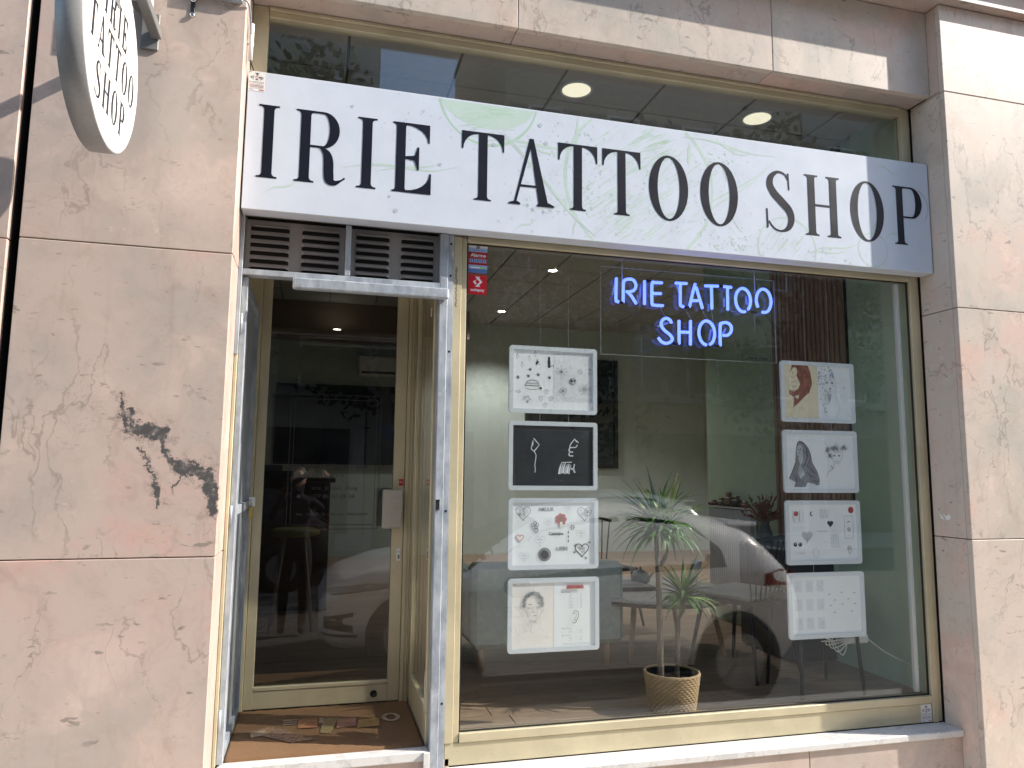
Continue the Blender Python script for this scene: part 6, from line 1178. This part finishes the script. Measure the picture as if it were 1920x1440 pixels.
# houses across the street
def house(x0, x1, y1, h, mat, label, fl_h=3.2, bay=2.2):
    t = root('street_house', ((x0+x1)/2, y1, 0), label, 'building', 'houses across the street'); box('wall', x0, x1, y1-8, y1, 0, h, mat, t, 0); box('roof_edge', x0-.05, x1+.05, y1-8.1, y1+.25, h+.002, h+.25, 'kerb', t, .02); box('shopfront', x0+.4, x1-.4, y1+.004, y1+.05, .15, 2.9, 'winglass', t, 0)
    nb = max(1, int((x1-x0-.6)//bay)); 
    for f in range(int((h-3.4)//fl_h)+1):
        z = 4.0+f*fl_h
        if z+1.7 > h: break
        for k in range(nb):
            xc = x0+(x1-x0)*(k+.5)/nb
            if xc < -9 or xc > 16: continue
            wn_ = box('window', xc-.5, xc+.5, y1+.004, y1+.06, z, z+1.55, 'white', t, 0); box('pane', xc-.44, xc+.44, y1+.061, y1+.07, z+.06, z+1.49, 'winglass', wn_, 0)
            for s_ in (-1, 1): box('shutter', xc+s_*.78-.25, xc+s_*.78+.25, y1+.004, y1+.05, z, z+1.55, 'shutter', t, .004)
        if f % 2 == 0: box('balcony', x0+1, x1-1, y1+.08, y1+.85, z-.32, z-.2, 'kerb', t, .01)
house(-14, 1.2, -15, 17.5, 'plaster2', 'tall grey house across the street, mirrored in the transom'); house(1.3, 4.5, -16, 9.6, 'plaster3', 'low cream house across the street between taller neighbours'); house(4.6, 14, -15, 17.0, 'plaster', 'tall ochre house across the street, mirrored in the window'); house(14.1, 30, -15, 14, 'plaster2', 'long grey house far along the opposite side of the street')
structure(box('far_pavement', -60, 60, -14.95, -12.2, 0.001, .12, 'kerb', bev=.01))
def tree(x, y, h, r, label, n=5200):
    t = root('street_tree', (x, y, 0.12), label, 'tree', 'trees across the street'); tk = bmesh.new(); tube(tk, smoothpath([(x, y, .1), (x+.08, y, h*.3), (x-.05, y+.1, h*.6), (x+.1, y, h*.88)], 5), [.2-.009*i for i in range(16)], 10)
    for k in range(8): a = k*2.4; z = h*(.38+.06*k); tube(tk, smoothpath([(x, y, z), (x+r*.4*math.cos(a), y+r*.4*math.sin(a), z+.7), (x+r*.75*math.cos(a), y+r*.75*math.sin(a), z+1.5)], 4), [.07-.005*i for i in range(9)], 6)
    obm('trunk', tk, 'bark', t); cl = [(random.gauss(0, .5), random.gauss(0, .5), random.gauss(0, .55)) for _ in range(26)]; V, Fc = [], []
    for k in range(n):
        c = random.choice(cl); p_ = Vector((x+r*(c[0]+random.gauss(0, .17)), y+r*(c[1]+random.gauss(0, .17)), h*.68+h*.30*(c[2]+random.gauss(0, .16)))); u_ = Vector((random.gauss(0, 1), random.gauss(0, 1), random.gauss(0, 1))).normalized()*.11; v_ = u_.cross(Vector((random.gauss(0, 1), random.gauss(0, 1), random.gauss(0, 1)))).normalized()*.07
        i = len(V); V += [p_+u_, p_+v_, p_-u_, p_-v_]; Fc.append((i, i+1, i+2, i+3))
    me = bpy.data.meshes.new('crown'); o_ = Vector((x, y, h*.6)); me.from_pydata([v-o_ for v in V], [], Fc); link('crown', me, t, o_, 'treeleaf')
tree(-3.4, -11.5, 9.5, 2.6, 'leafy tree across the street in front of the tall grey house'); tree(1.4, -11.8, 8.0, 2.2, 'smaller leafy tree across the street beside the low cream house'); tree(6.6, -11.5, 9.0, 2.7, 'leafy tree across the street in front of the tall ochre house'); tree(11.5, -11.6, 9.2, 2.7, 'leafy tree across the street farthest along the row')
